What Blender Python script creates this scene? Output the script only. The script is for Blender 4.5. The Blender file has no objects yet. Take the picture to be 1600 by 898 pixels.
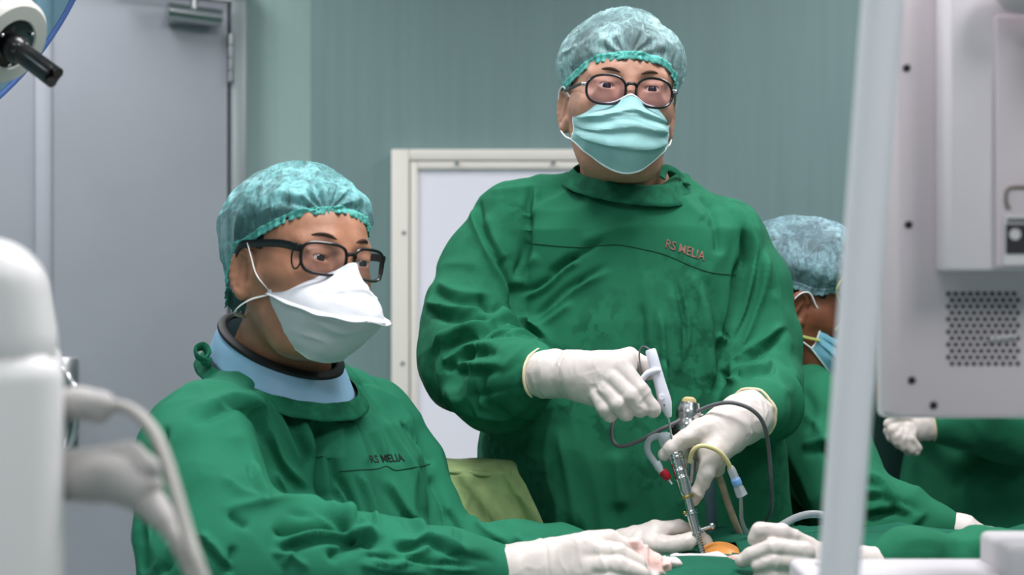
import bpy, bmesh, math, random
import numpy as np
from mathutils import Vector, Matrix, Euler
from mathutils.bvhtree import BVHTree
random.seed(7); np.random.seed(7)
PI = math.pi; C = bpy.context.scene.collection; SC = bpy.context.scene

# ---------------------------------------------------------------- camera, world, lights, exposure
F_PX = 2222.0; CAM_Z = 1.26
cam_d = bpy.data.cameras.new('camera'); cam = bpy.data.objects.new('camera', cam_d); C.objects.link(cam)
cam.location = (0, 0, CAM_Z); cam.rotation_euler = (PI/2, 0, 0)
cam_d.sensor_width = 36; cam_d.lens = 36*F_PX/1600; cam_d.clip_start = .05
cam_d.dof.use_dof = True; cam_d.dof.focus_distance = 1.95; cam_d.dof.aperture_fstop = 4.0
SC.camera = cam
world = bpy.data.worlds.new('world'); SC.world = world; world.use_nodes = True
world.node_tree.nodes['Background'].inputs[0].default_value = (.80, .88, .92, 1)
world.node_tree.nodes['Background'].inputs[1].default_value = .25
SC.view_settings.view_transform = 'Standard'; SC.view_settings.look = 'None'
SC.view_settings.gamma = 1; SC.view_settings.use_curve_mapping = False
SC.view_settings.exposure = 0.5
CEIL = 2.85
PANELS = [(-1.25, 2.9, .6, 1.2, 17), (1.35, 2.9, .6, 1.2, 17), (.25, 1.35, 1.2, .6, 26), (-.3, -.9, 1.2, .6, 12), (-2.0, .9, .6, 1.2, 12), (1.15, -.25, .6, 1.2, 19)]  # panel behind the viewer is added front fill; last one placed to brighten monitor
def panel_light(x, y, sx, sy, w):
    l = bpy.data.lights.new('ceiling_lamp_light', 'AREA'); l.shape = 'RECTANGLE'; l.size = sx*.94; l.size_y = sy*.94
    l.energy = w; l.color = (1.0, .965, .985); l.spread = math.radians(165)
    o = bpy.data.objects.new('ceiling_lamp_light', l); o.location = (x, y, CEIL-.045); C.objects.link(o); return o
PANEL_LIGHTS = [panel_light(*p) for p in PANELS]

def P(px, py, d):                       # a photograph pixel at depth d (metres along the view) -> world point
    return Vector(((px-800)/F_PX*d, d, CAM_Z+(449-py)/F_PX*d))

# ---------------------------------------------------------------- materials
def lin(c):
    return tuple(((v/255)/12.92 if v/255 <= .04045 else ((v/255+.055)/1.055)**2.4) for v in c)
def mat(name, col, rough=.5, metal=0., var=0., vscale=8., bump=0., bscale=120., bdist=.001, spec=.5, alpha=1., coat=0., sss=0., sheen=0., trans=0., emit=None, stretch=None, col2=None, ior=1.45):
    m = bpy.data.materials.new(name); m.use_nodes = True; nt = m.node_tree; b = nt.nodes['Principled BSDF']
    c = lin(col); b.inputs['Base Color'].default_value = (*c, 1); b.inputs['Roughness'].default_value = rough
    b.inputs['Metallic'].default_value = metal; b.inputs['Specular IOR Level'].default_value = spec
    b.inputs['Coat Weight'].default_value = coat; b.inputs['Alpha'].default_value = alpha; b.inputs['IOR'].default_value = ior
    if sss: b.inputs['Subsurface Weight'].default_value = sss; b.inputs['Subsurface Radius'].default_value = (.012, .005, .003); b.inputs['Subsurface Scale'].default_value = 1.
    if sheen: b.inputs['Sheen Weight'].default_value = sheen; b.inputs['Sheen Roughness'].default_value = .5
    if trans: b.inputs['Transmission Weight'].default_value = trans
    if emit: b.inputs['Emission Color'].default_value = (*lin(emit[0]), 1); b.inputs['Emission Strength'].default_value = emit[1]
    tc = nt.nodes.new('ShaderNodeTexCoord'); mp = nt.nodes.new('ShaderNodeMapping'); nt.links.new(tc.outputs['Object'], mp.inputs[0])
    if stretch: mp.inputs['Scale'].default_value = stretch
    if var:
        n = nt.nodes.new('ShaderNodeTexNoise'); n.inputs['Scale'].default_value = vscale; n.inputs['Detail'].default_value = 4
        nt.links.new(mp.outputs[0], n.inputs['Vector'])
        r = nt.nodes.new('ShaderNodeValToRGB'); c2 = lin(col2) if col2 else tuple(v*(1-var) for v in c)
        r.color_ramp.elements[0].position = .35; r.color_ramp.elements[1].position = .68
        r.color_ramp.elements[0].color = (*c2, 1); r.color_ramp.elements[1].color = (*[min(1, v*(1+(0 if col2 else var*.5))) for v in c], 1)
        nt.links.new(n.outputs['Fac'], r.inputs[0]); nt.links.new(r.outputs[0], b.inputs['Base Color'])
    if bump:
        n2 = nt.nodes.new('ShaderNodeTexNoise'); n2.inputs['Scale'].default_value = bscale; n2.inputs['Detail'].default_value = 3
        nt.links.new(mp.outputs[0], n2.inputs['Vector']); bp = nt.nodes.new('ShaderNodeBump'); bp.inputs['Strength'].default_value = bump
        bp.inputs['Distance'].default_value = bdist; nt.links.new(n2.outputs['Fac'], bp.inputs['Height']); nt.links.new(bp.outputs[0], b.inputs['Normal'])
    return m

M = {}
M['gown'] = mat('green_cotton', (35, 110, 80), .88, var=.14, vscale=6, bump=.25, bscale=500, spec=.2)
M['gown_b'] = mat('green_cotton_lighter', (36, 113, 85), .88, var=.14, vscale=6, bump=.25, bscale=500, spec=.2)
M['collar'] = mat('green_cotton_collar', (30, 106, 78), .9, var=.3, vscale=60, bump=.4, bscale=300, spec=.2)
M['drape'] = mat('green_drape', (26, 96, 74), .9, var=.25, vscale=9, bump=.3, bscale=300, spec=.2)
M['olive'] = mat('olive_cloth', (150, 172, 118), .9, var=.3, vscale=16, bump=.3, bscale=250, spec=.2)
M['skin_a'] = mat('skin_tan', (182, 136, 114), .48, var=.16, vscale=22, bump=.2, bscale=420, sss=.12, spec=.4)
M['skin_b'] = mat('skin_brown', (172, 122, 96), .42, var=.18, vscale=22, bump=.2, bscale=420, sss=.12, spec=.45)
M['skin_c'] = mat('skin_dark_brown', (122, 74, 52), .5, var=.2, vscale=22, bump=.2, bscale=420, sss=.1, spec=.4)
M['iodine'] = mat('stained_skin', (214, 142, 70), .4, var=.25, vscale=30, spec=.5)
M['hair'] = mat('black_hair', (22, 18, 18), .6, var=.4, vscale=80, bump=.8, bscale=200, stretch=(1, 1, .15))
M['brow'] = mat('eyebrow_hair', (66, 46, 38), .9, bump=.6, bscale=500)
M['eye'] = mat('eye_white', (222, 214, 208), .15, coat=.5)
M['iris'] = mat('dark_iris', (34, 22, 20), .1, coat=1)
M['glove'] = mat('latex_glove', (214, 204, 198), .42, var=.06, vscale=25, bump=.25, bscale=90, bdist=.0015, sss=.06, spec=.4)
M['glove_rim'] = mat('latex_rim', (226, 214, 178), .5, spec=.4)
M['mask_teal'] = mat('mask_fabric_teal', (148, 196, 196), .85, var=.08, vscale=40, bump=.3, bscale=500, sss=.05)
M['mask_blue'] = mat('mask_fabric_blue', (128, 190, 214), .85, var=.08, vscale=40, bump=.3, bscale=500, sss=.05)
M['mask_white'] = mat('mask_fabric_white', (214, 216, 221), .85, var=.03, vscale=30, bump=.35, bscale=400)
M['mask_edge'] = mat('mask_edge_white', (225, 238, 238), .8)
M['strap'] = mat('elastic_white', (236, 238, 236), .7)
M['strap_y'] = mat('elastic_yellow_green', (158, 168, 92), .7)
M['band'] = mat('cap_elastic_band', (96, 186, 176), .8, var=.25, vscale=120, bump=.5, bscale=500)
M['black'] = mat('black_plastic', (14, 13, 15), .3, spec=.5, coat=.2)
M['black_matte'] = mat('black_rubber', (22, 21, 24), .6)
M['shield_blue'] = mat('light_blue_vinyl', (150, 192, 222), .5, var=.05, vscale=10)
M['maroon'] = mat('maroon_thread', (138, 96, 84), .9)
M['thread'] = mat('black_thread', (18, 30, 30), .9)
M['seam'] = mat('seam_green', (14, 74, 54), .9)
M['steel'] = mat('brushed_steel', (196, 196, 198), .22, 1.0, bump=.1, bscale=60, stretch=(1, 1, 8))
M['chrome'] = mat('chrome', (215, 215, 218), .12, 1.0)
M['brass'] = mat('brass_ring', (196, 168, 90), .3, 1.0)
M['white_plastic'] = mat('white_plastic', (228, 228, 240), .3, coat=.2)
M['machine'] = mat('machine_white', (216, 214, 214), .4, var=.03, vscale=4)
M['case'] = mat('case_grey_mauve', (212, 200, 206), .6, var=.05, vscale=3, bump=.15, bscale=600)
M['case_light'] = mat('case_light_grey', (222, 214, 220), .55, var=.04, vscale=3)
M['bezel'] = mat('bezel_light_grey', (224, 222, 222), .5)
M['hole'] = mat('vent_dark', (36, 32, 36), .8)
M['label'] = mat('label_white', (208, 204, 206), .6)
M['label_print'] = mat('label_print_dark', (44, 42, 48), .7)
M['label_brown'] = mat('label_print_brown', (112, 100, 92), .7)
M['grey_plug'] = mat('grey_plug', (170, 166, 164), .55)
M['grey_cable'] = mat('grey_cable', (166, 162, 158), .5)
M['dark_cable'] = mat('dark_grey_cable', (92, 92, 96), .4)
M['grey_blue_tube'] = mat('grey_blue_tube', (70, 98, 108), .5)
M['beige_tube'] = mat('beige_cable', (176, 160, 140), .6, var=.2, vscale=50)
M['yellow_tube'] = mat('yellowish_tubing', (214, 204, 150), .4, sss=.1)
M['red'] = mat('red_plastic', (150, 20, 36), .3)
M['blue'] = mat('blue_plastic', (120, 170, 230), .4)
M['gauze'] = mat('white_gauze', (234, 228, 230), .9, var=.06, vscale=60, bump=.8, bscale=300)
M['gauze_pink'] = mat('bloodstained_gauze', (240, 228, 226), .8, var=.2, vscale=28, bump=.8, bscale=250, col2=(232, 176, 166))
M['frame'] = mat('cream_frame', (236, 230, 220), .5)
M['board'] = mat('white_panel', (242, 240, 250), .35)
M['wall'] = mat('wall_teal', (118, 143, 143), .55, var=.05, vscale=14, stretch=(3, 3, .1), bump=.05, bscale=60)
M['wall_l'] = mat('wall_teal_lit', (158, 184, 180), .5, var=.06, vscale=14, stretch=(3, 3, .1))  # same wall teal, its brighter light put into the colour
M['door'] = mat('door_grey_steel', (160, 164, 172), .42, .15, var=.05, vscale=3, bump=.05, bscale=40)
M['door_trim'] = mat('door_frame_steel', (140, 148, 150), .4, .4)
M['ceiling'] = mat('ceiling_white', (222, 226, 226), .8, var=.02)
M['floor'] = mat('floor_vinyl', (120, 140, 138), .45, var=.12, vscale=5)
M['lamp_cover'] = mat('lamp_diffuser', (245, 248, 248), .5, emit=((245, 250, 255), 1.6))
M['lamp_body'] = mat('lamp_silver', (176, 176, 186), .3, .6)
M['lamp_ring'] = mat('lamp_ring_ivory', (206, 204, 198), .45)
M['blue_rim'] = mat('blue_rubber_rim', (84, 112, 176), .45)
M['seat'] = mat('stool_vinyl', (30, 34, 44), .5)
def thin(name, tint, refl, rough=.03, fog=0., fogc=(220, 225, 228)):       # thin clear sheet: lets straight light through and mirrors at grazing angles
    m = bpy.data.materials.new(name); m.use_nodes = True; nt = m.node_tree; nt.nodes.remove(nt.nodes['Principled BSDF']); out = nt.nodes['Material Output']
    t = nt.nodes.new('ShaderNodeBsdfTransparent'); t.inputs[0].default_value = (*lin(tint), 1); g = nt.nodes.new('ShaderNodeBsdfGlossy'); g.inputs['Roughness'].default_value = rough; g.inputs[0].default_value = (*lin(refl), 1)
    lw = nt.nodes.new('ShaderNodeLayerWeight'); lw.inputs[0].default_value = .5; pw = nt.nodes.new('ShaderNodeMath'); pw.operation = 'POWER'; pw.inputs[1].default_value = 4; nt.links.new(lw.outputs['Facing'], pw.inputs[0]); fr = nt.nodes.new('ShaderNodeMath'); fr.operation = 'MULTIPLY_ADD'; fr.inputs[1].default_value = .6; fr.inputs[2].default_value = .025; nt.links.new(pw.outputs[0], fr.inputs[0]); mx = nt.nodes.new('ShaderNodeMixShader'); nt.links.new(fr.outputs[0], mx.inputs[0]); nt.links.new(t.outputs[0], mx.inputs[1]); nt.links.new(g.outputs[0], mx.inputs[2]); last = mx
    if fog: d = nt.nodes.new('ShaderNodeBsdfDiffuse'); d.inputs[0].default_value = (*lin(fogc), 1); m2 = nt.nodes.new('ShaderNodeMixShader'); m2.inputs[0].default_value = fog; nt.links.new(mx.outputs[0], m2.inputs[1]); nt.links.new(d.outputs[0], m2.inputs[2]); last = m2
    nt.links.new(last.outputs[0], out.inputs[0]); return m
M['lens'] = thin('lens_glass', (240, 240, 246), (255, 255, 255), fog=.015); M['lens_a'] = thin('lens_glass_violet_coating', (246, 242, 250), (205, 185, 255), fog=.015, fogc=(150, 130, 215))
M['disc'] = thin('lamp_disc_glass', (190, 214, 222), (235, 245, 255), fog=.13, fogc=(168, 198, 206)); M['clear_tube'] = thin('clear_tubing', (205, 215, 225), (255, 255, 255), .12, fog=.35); M['clear'] = thin('clear_plastic', (235, 240, 245), (255, 255, 255), .1, fog=.35, fogc=(235, 240, 245))
M['shoe'] = mat('white_clog', (200, 205, 205), .5)
M['trouser'] = mat('scrub_trousers', (22, 90, 76), .9)

def cap_mat(name, teal, dark_mix, scale):
    m = bpy.data.materials.new(name); m.use_nodes = True; nt = m.node_tree; b = nt.nodes['Principled BSDF']
    b.inputs['Roughness'].default_value = .6; b.inputs['Specular IOR Level'].default_value = .45
    tc = nt.nodes.new('ShaderNodeTexCoord')
    n = nt.nodes.new('ShaderNodeTexNoise'); n.inputs['Scale'].default_value = scale; n.inputs['Detail'].default_value = 5; n.inputs['Distortion'].default_value = 1.2
    mp = nt.nodes.new('ShaderNodeMapping'); mp.inputs['Scale'].default_value = (1, 1, 1.8); nt.links.new(tc.outputs['Object'], mp.inputs[0]); nt.links.new(mp.outputs[0], n.inputs['Vector'])
    r = nt.nodes.new('ShaderNodeValToRGB'); r.color_ramp.elements[0].position = .38; r.color_ramp.elements[1].position = .62
    a = lin(teal); r.color_ramp.elements[0].color = (*[v*.78 for v in a], 1); r.color_ramp.elements[1].color = (*[min(1, v*1.25) for v in a], 1)
    nt.links.new(n.outputs['Fac'], r.inputs[0]); nt.links.new(r.outputs[0], b.inputs['Base Color'])
    # the fabric is thinner between its embossed threads: hair shows through
    w = nt.nodes.new('ShaderNodeTexNoise'); w.inputs['Scale'].default_value = 62; w.inputs['Detail'].default_value = 5; w.inputs['Roughness'].default_value = .65; w.inputs['Distortion'].default_value = 2.2
    mp2 = nt.nodes.new('ShaderNodeMapping'); mp2.inputs['Rotation'].default_value = (.5, .3, .6); mp2.inputs['Scale'].default_value = (1, 1, .38); nt.links.new(tc.outputs['Object'], mp2.inputs[0]); nt.links.new(mp2.outputs[0], w.inputs['Vector'])
    n2 = nt.nodes.new('ShaderNodeTexNoise'); n2.inputs['Scale'].default_value = 16; n2.inputs['Detail'].default_value = 2; nt.links.new(tc.outputs['Object'], n2.inputs['Vector'])
    mm = nt.nodes.new('ShaderNodeMath'); mm.operation = 'MULTIPLY'; nt.links.new(w.outputs['Fac'], mm.inputs[0]); nt.links.new(n2.outputs['Fac'], mm.inputs[1])
    mr = nt.nodes.new('ShaderNodeMapRange'); mr.inputs[1].default_value = .19; mr.inputs[2].default_value = .36; mr.inputs[3].default_value = 1-dark_mix; mr.inputs[4].default_value = 1
    nt.links.new(mm.outputs[0], mr.inputs[0]); nt.links.new(mr.outputs[0], b.inputs['Alpha'])
    bp = nt.nodes.new('ShaderNodeBump'); bp.inputs['Strength'].default_value = .3; bp.inputs['Distance'].default_value = .0012; nt.links.new(mm.outputs[0], bp.inputs['Height']); nt.links.new(bp.outputs[0], b.inputs['Normal'])
    return m
M['cap_a'] = cap_mat('cap_fabric_pale_teal', (150, 186, 188), .66, 30)
M['cap_b'] = cap_mat('cap_fabric_teal', (116, 178, 180), .64, 30)
M['cap_c'] = cap_mat('cap_fabric_blue_grey', (132, 168, 178), .6, 60)

# stained gown: damp spots that belong to the cloth
def stain(base, name, lo, hi, bx):
    m = M[base].copy(); m.name = name; nt = m.node_tree; b = nt.nodes['Principled BSDF']
    src = b.inputs['Base Color'].links[0].from_socket
    tc = nt.nodes.new('ShaderNodeTexCoord'); n = nt.nodes.new('ShaderNodeTexNoise'); n.inputs['Scale'].default_value = 42; n.inputs['Detail'].default_value = 3
    nt.links.new(tc.outputs['Object'], n.inputs['Vector'])
    r = nt.nodes.new('ShaderNodeMapRange'); r.inputs[1].default_value = lo; r.inputs[2].default_value = hi; nt.links.new(n.outputs['Fac'], r.inputs[0])
    n3 = nt.nodes.new('ShaderNodeTexNoise'); n3.inputs['Scale'].default_value = 7; nt.links.new(tc.outputs['Object'], n3.inputs['Vector'])
    r3 = nt.nodes.new('ShaderNodeMapRange'); r3.inputs[1].default_value = .45; r3.inputs[2].default_value = .6; nt.links.new(n3.outputs['Fac'], r3.inputs[0])
    g = nt.nodes.new('ShaderNodeVectorMath'); g.operation = 'DISTANCE'; g.inputs[1].default_value = bx[0]; nt.links.new(tc.outputs['Object'], g.inputs[0])
    r2 = nt.nodes.new('ShaderNodeMapRange'); r2.inputs[1].default_value = bx[1]; r2.inputs[2].default_value = bx[1]*.4; nt.links.new(g.outputs['Value'], r2.inputs[0])
    mu = nt.nodes.new('ShaderNodeMath'); mu.operation = 'MULTIPLY'; nt.links.new(r.outputs[0], mu.inputs[0]); nt.links.new(r2.outputs[0], mu.inputs[1])
    mu3 = nt.nodes.new('ShaderNodeMath'); mu3.operation = 'MULTIPLY'; nt.links.new(mu.outputs[0], mu3.inputs[0]); nt.links.new(r3.outputs[0], mu3.inputs[1])
    mx = nt.nodes.new('ShaderNodeMixRGB'); mx.inputs['Color2'].default_value = (*lin((22, 86, 62)), 1)
    nt.links.new(mu3.outputs[0], mx.inputs[0]); nt.links.new(src, mx.inputs['Color1']); nt.links.new(mx.outputs[0], b.inputs['Base Color']); return m

# ---------------------------------------------------------------- objects
def smooth(me): me.polygons.foreach_set('use_smooth', [True]*len(me.polygons))
def mesh_np(name, V, Fq):
    me = bpy.data.meshes.new(name); V = np.asarray(V, np.float32); Fq = np.asarray(Fq, np.int32); n, k = Fq.shape
    me.vertices.add(len(V)); me.vertices.foreach_set('co', V.ravel()); me.loops.add(n*k); me.loops.foreach_set('vertex_index', Fq.ravel())
    me.polygons.add(n); me.polygons.foreach_set('loop_start', np.arange(0, n*k, k, dtype=np.int32)); me.update(calc_edges=True); me.validate(); return me
def thing(name, label, cat, loc=(0, 0, 0), group=None):
    o = bpy.data.objects.new(name, None); o.location = loc; o.empty_display_size = .1; C.objects.link(o); o['label'] = label; o['category'] = cat
    if group: o['group'] = group
    return o
def obj_np(name, V, Fq, m, parent=None, sm=True, **kw):
    me = mesh_np(name, V, Fq); me.materials.append(m)
    if sm: smooth(me)
    o = bpy.data.objects.new(name, me); return attach(o, parent, kw)
def attach(o, parent, kw):
    C.objects.link(o)
    if parent is not None:
        o.parent = parent
        root = parent
        while root.parent is not None: root = root.parent
        if parent is root: o.matrix_parent_inverse = root.matrix_basis.inverted()
        # deeper children: the parent part already sits at world identity
    for k, v in kw.items(): o[k] = v
    return o
class MB:
    def __init__(s): s.V = []; s.F = []
    def add(s, V, F):
        n = len(s.V); s.V += [tuple(v) for v in V]; s.F += [tuple(i+n for i in f) for f in F]; return s
    def box(s, c, size, rot=None, bev=0., seg=2):
        bm = bmesh.new(); bmesh.ops.create_cube(bm, size=1); bmesh.ops.scale(bm, vec=size, verts=bm.verts)
        if bev: bmesh.ops.bevel(bm, geom=bm.edges[:]+bm.verts[:], offset=bev, segments=seg, profile=.5, affect='EDGES')
        R = rot if rot is not None else Matrix.Identity(3)
        bm.verts.index_update(); s.add([R @ v.co + Vector(c) for v in bm.verts], [[v.index for v in f.verts] for f in bm.faces]); bm.free(); return s
    def tube(s, pts, r, seg=10, closed=False, sx=1., sy=1., up=None):
        pts = [Vector(p) for p in pts]; n = len(pts); rs = r if isinstance(r, (list, tuple)) else [r]*n; V = []; Fc = []; nrm = up
        for i, p in enumerate(pts):
            if closed: t = pts[(i+1) % n]-pts[i-1]
            else: t = pts[min(i+1, n-1)]-pts[max(i-1, 0)]
            t = t.normalized() if t.length > 1e-9 else Vector((0, 0, 1))
            if nrm is None: nrm = t.orthogonal()
            nrm = Vector(nrm); nrm = nrm-t*nrm.dot(t)
            nrm = nrm.normalized() if nrm.length > 1e-6 else t.orthogonal().normalized()
            bi = t.cross(nrm)
            for k in range(seg):
                a = 2*PI*k/seg; V.append(p+(nrm*math.cos(a)*sx+bi*math.sin(a)*sy)*rs[i])
            if up is not None: nrm = Vector(up)
        m = n if closed else n-1
        for i in range(m):
            for k in range(seg):
                a, b = i*seg, ((i+1) % n)*seg; Fc.append((a+k, a+(k+1) % seg, b+(k+1) % seg, b+k))
        if not closed: Fc.append(tuple(range(seg))[::-1]); Fc.append(tuple(range((n-1)*seg, n*seg)))
        return s.add(V, Fc)
    def cyl(s, a, b, r0, r1=None, seg=24): return s.tube([a, b], [r0, r0 if r1 is None else r1], seg)
    def lathe(s, prof, c=(0, 0, 0), axis=(0, 0, 1), seg=32):
        q = Vector((0, 0, 1)).rotation_difference(Vector(axis).normalized()); V = []; Fc = []; n = len(prof)
        for r, z in prof:
            for k in range(seg):
                a = 2*PI*k/seg; V.append(q @ Vector((r*math.cos(a), r*math.sin(a), z))+Vector(c))
        for i in range(n-1):
            for k in range(seg): Fc.append((i*seg+k, i*seg+(k+1) % seg, (i+1)*seg+(k+1) % seg, (i+1)*seg+k))
        if prof[0][0] > 1e-5: Fc.append(tuple(range(seg))[::-1])
        if prof[-1][0] > 1e-5: Fc.append(tuple(range((n-1)*seg, n*seg)))
        return s.add(V, Fc)
    def ball(s, c, r, seg=20, rings=12, sc=(1, 1, 1)):
        V = [];Fc = []
        for i in range(rings+1):
            t = PI*i/rings
            for k in range(seg):
                a = 2*PI*k/seg; V.append((c[0]+r*sc[0]*math.sin(t)*math.cos(a), c[1]+r*sc[1]*math.sin(t)*math.sin(a), c[2]+r*sc[2]*math.cos(t)))
        for i in range(rings):
            for k in range(seg): Fc.append((i*seg+k, (i+1)*seg+k, (i+1)*seg+(k+1) % seg, i*seg+(k+1) % seg))
        return s.add(V, Fc)
    def grid(s, rows, closed_u=False):
        n = len(rows[0]); V = [v for r in rows for v in r]; Fc = []
        for i in range(len(rows)-1):
            for k in range(n if closed_u else n-1): Fc.append((i*n+k, i*n+(k+1) % n, (i+1)*n+(k+1) % n, (i+1)*n+k))
        return s.add(V, Fc)
    def build(s, name, m, parent=None, sm=True, flat_angle=None, xf=None, solid=0., **kw):
        me = bpy.data.meshes.new(name); V = [xf @ Vector(v) for v in s.V] if xf is not None else s.V
        me.from_pydata([tuple(v) for v in V], [], s.F); me.materials.append(m)
        bm = bmesh.new(); bm.from_mesh(me); bmesh.ops.remove_doubles(bm, verts=bm.verts, dist=1e-6); bmesh.ops.recalc_face_normals(bm, faces=bm.faces)
        bm.to_mesh(me); bm.free()
        if sm: me.polygons.foreach_set('use_smooth', [True]*len(me.polygons)); me.set_sharp_from_angle(angle=math.radians(flat_angle or 40))
        o = bpy.data.objects.new(name, me); attach(o, parent, kw)
        if solid: md = o.modifiers.new('solid', 'SOLIDIFY'); md.thickness = solid; md.offset = 0
        return o
def spline(pts, n=8, closed=False):
    pts = [Vector(p) for p in pts]; out = []; N = len(pts); m = N if closed else N-1
    for i in range(m):
        p0 = pts[i-1] if (i > 0 or closed) else pts[0]*2-pts[1]; p1 = pts[i]; p2 = pts[(i+1) % N]; p3 = pts[(i+2) % N] if (i+2 < N or closed) else pts[-1]*2-pts[-2]
        for k in range(n):
            t = k/n; out.append(.5*((2*p1)+(p2-p0)*t+(2*p0-5*p1+4*p2-p3)*t*t+(3*p1-p0-3*p2+p3)*t**3))
    if not closed: out.append(pts[-1])
    return out

# ---------------------------------------------------------------- implicit surfaces meshed with surface nets
class Field:
    def __init__(s, lo, hi, h):
        s.lo = np.array(lo, float); s.h = h; s.n = np.maximum(4, np.ceil((np.array(hi)-s.lo)/h).astype(int)+1)
        s.F = np.full(s.n, 1.0, np.float32)
    def sl(s, lo, hi):
        a = np.clip(np.floor((np.array(lo)-s.lo)/s.h).astype(int), 0, s.n); b = np.clip(np.ceil((np.array(hi)-s.lo)/s.h).astype(int)+1, 0, s.n)
        if (b <= a).any(): return None, None
        ax = [(s.lo[i]+s.h*np.arange(a[i], b[i])).astype(np.float32) for i in range(3)]
        return tuple(slice(a[i], b[i]) for i in range(3)), (ax[0][:, None, None], ax[1][None, :, None], ax[2][None, None, :])
    def op(s, fn, lo, hi, k, mode='u'):
        m = k+3*s.h; w, X = s.sl(np.array(lo)-m, np.array(hi)+m)
        if w is None: return
        d = fn(*X).astype(np.float32); f = s.F[w]
        if mode == 'u': hh = np.maximum(k-np.abs(f-d), 0)/max(k, 1e-9); s.F[w] = np.minimum(f, d)-hh*hh*k*.25
        elif mode == 's': d = -d; hh = np.maximum(k-np.abs(f-d), 0)/max(k, 1e-9); s.F[w] = np.maximum(f, d)+hh*hh*k*.25
    def cone(s, a, b, ra, rb, k=.01, mode='u', sq=None):
        a = np.array(a, float); b = np.array(b, float); ba = b-a; L2 = max(ba@ba, 1e-12); r = max(ra, rb)
        def fn(X, Y, Z):
            x, y, z = X-a[0], Y-a[1], Z-a[2]; t = np.clip((x*ba[0]+y*ba[1]+z*ba[2])/L2, 0, 1)
            x = x-t*ba[0]; y = y-t*ba[1]; z = z-t*ba[2]
            if sq is not None:
                v, f = sq; q = x*v[0]+y*v[1]+z*v[2]; g = (1/f-1)*q; x = x+g*v[0]; y = y+g*v[1]; z = z+g*v[2]
                return (np.sqrt(x*x+y*y+z*z)-(ra+(rb-ra)*t))*min(1, f)**.5
            return np.sqrt(x*x+y*y+z*z)-(ra+(rb-ra)*t)
        g = 1 if sq is None else max(1, sq[1])
        s.op(fn, np.minimum(a, b)-r*g, np.maximum(a, b)+r*g, k, mode); return s
    def chain(s, pts, k=.01, mode='u', sq=None):
        for (a, ra), (b, rb) in zip(pts[:-1], pts[1:]): s.cone(a, b, ra, rb, k, mode, sq)
        return s
    def ell(s, c, r, k=.01, rot=None, mode='u'):
        c = np.array(c, float); r = np.array(r, float); R = np.array(rot) if rot is not None else np.eye(3)
        def fn(X, Y, Z):
            x, y, z = X-c[0], Y-c[1], Z-c[2]
            u = (x*R[0, 0]+y*R[1, 0]+z*R[2, 0]); v = (x*R[0, 1]+y*R[1, 1]+z*R[2, 1]); w = (x*R[0, 2]+y*R[1, 2]+z*R[2, 2])
            k0 = np.sqrt((u/r[0])**2+(v/r[1])**2+(w/r[2])**2); k1 = np.sqrt((u/r[0]**2)**2+(v/r[1]**2)**2+(w/r[2]**2)**2)+1e-9
            return k0*(k0-1)/k1
        m = r.max(); s.op(fn, c-m, c+m, k, mode); return s
    def loft(s, table, axis_yaw, k=.02, p=2.3):     # rows (z, cx, cy, half_width, half_depth), horizontal sections turned by axis_yaw
        T = np.array(sorted(table)); zz = T[:, 0]; ca, sa = math.cos(axis_yaw), math.sin(axis_yaw)
        def fn(X, Y, Z):
            z = np.clip(Z, zz[0], zz[-1]); cx, cy, a, b = [np.interp(z, zz, T[:, i]) for i in (1, 2, 3, 4)]
            x, y = X-cx, Y-cy; u = np.abs(x*ca+y*sa)/a; v = np.abs(-x*sa+y*ca)/b
            d = ((u**p+v**p)**(1/p)-1)*np.minimum(a, b); e = np.maximum(zz[0]-Z, Z-zz[-1])
            return np.where(e > 0, np.sqrt(np.maximum(d, 0)**2+e*e)+np.minimum(np.maximum(d, e), 0)*0, d)
        m = T[:, 3:5].max(); s.op(fn, (T[:, 1].min()-m, T[:, 2].min()-m, zz[0]), (T[:, 1].max()+m, T[:, 2].max()+m, zz[-1]), k); return s
    def mesh(s):
        F = s.F; ins = F < 0; c = np.zeros(tuple(s.n-1), np.uint8)
        offs = [(i, j, k) for i in (0, 1) for j in (0, 1) for k in (0, 1)]
        for o in offs: c += ins[o[0]:o[0]+s.n[0]-1, o[1]:o[1]+s.n[1]-1, o[2]:o[2]+s.n[2]-1]
        act = np.argwhere((c > 0) & (c < 8)); idx = np.full(tuple(s.n-1), -1, np.int32); idx[tuple(act.T)] = np.arange(len(act))
        vals = np.stack([F[act[:, 0]+o[0], act[:, 1]+o[1], act[:, 2]+o[2]] for o in offs], 1); S = np.zeros((len(act), 3)); n = np.zeros(len(act))
        for i, a in enumerate(offs):
            for j, b in enumerate(offs):
                if j > i and sum(abs(a[q]-b[q]) for q in range(3)) == 1:
                    va, vb = vals[:, i], vals[:, j]; cr = (va < 0) != (vb < 0); t = np.where(cr, va/np.where(va == vb, 1, va-vb), 0)
                    p = np.array(a)[None]+t[:, None]*(np.array(b)-np.array(a))[None]; S += np.where(cr[:, None], p, 0); n += cr
        V = s.lo+s.h*(act+S/n[:, None]); Q = []
        for ax in range(3):
            u, w = (ax+1) % 3, (ax+2) % 3; sa = [slice(None)]*3; sb = [slice(None)]*3; sa[ax] = slice(0, -1); sb[ax] = slice(1, None)
            A = ins[tuple(sa)]; B = ins[tuple(sb)]; e = np.argwhere(A != B); e = e[(e[:, u] > 0) & (e[:, w] > 0) & (e[:, u] < s.n[u]-1) & (e[:, w] < s.n[w]-1)]
            if not len(e): continue
            fl = A[tuple(e.T)]; du = np.zeros(3, int); du[u] = 1; dw = np.zeros(3, int); dw[w] = 1
            q = np.stack([idx[tuple((e-du-dw).T)], idx[tuple((e-dw).T)], idx[tuple(e.T)], idx[tuple((e-du).T)]], 1)
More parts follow.
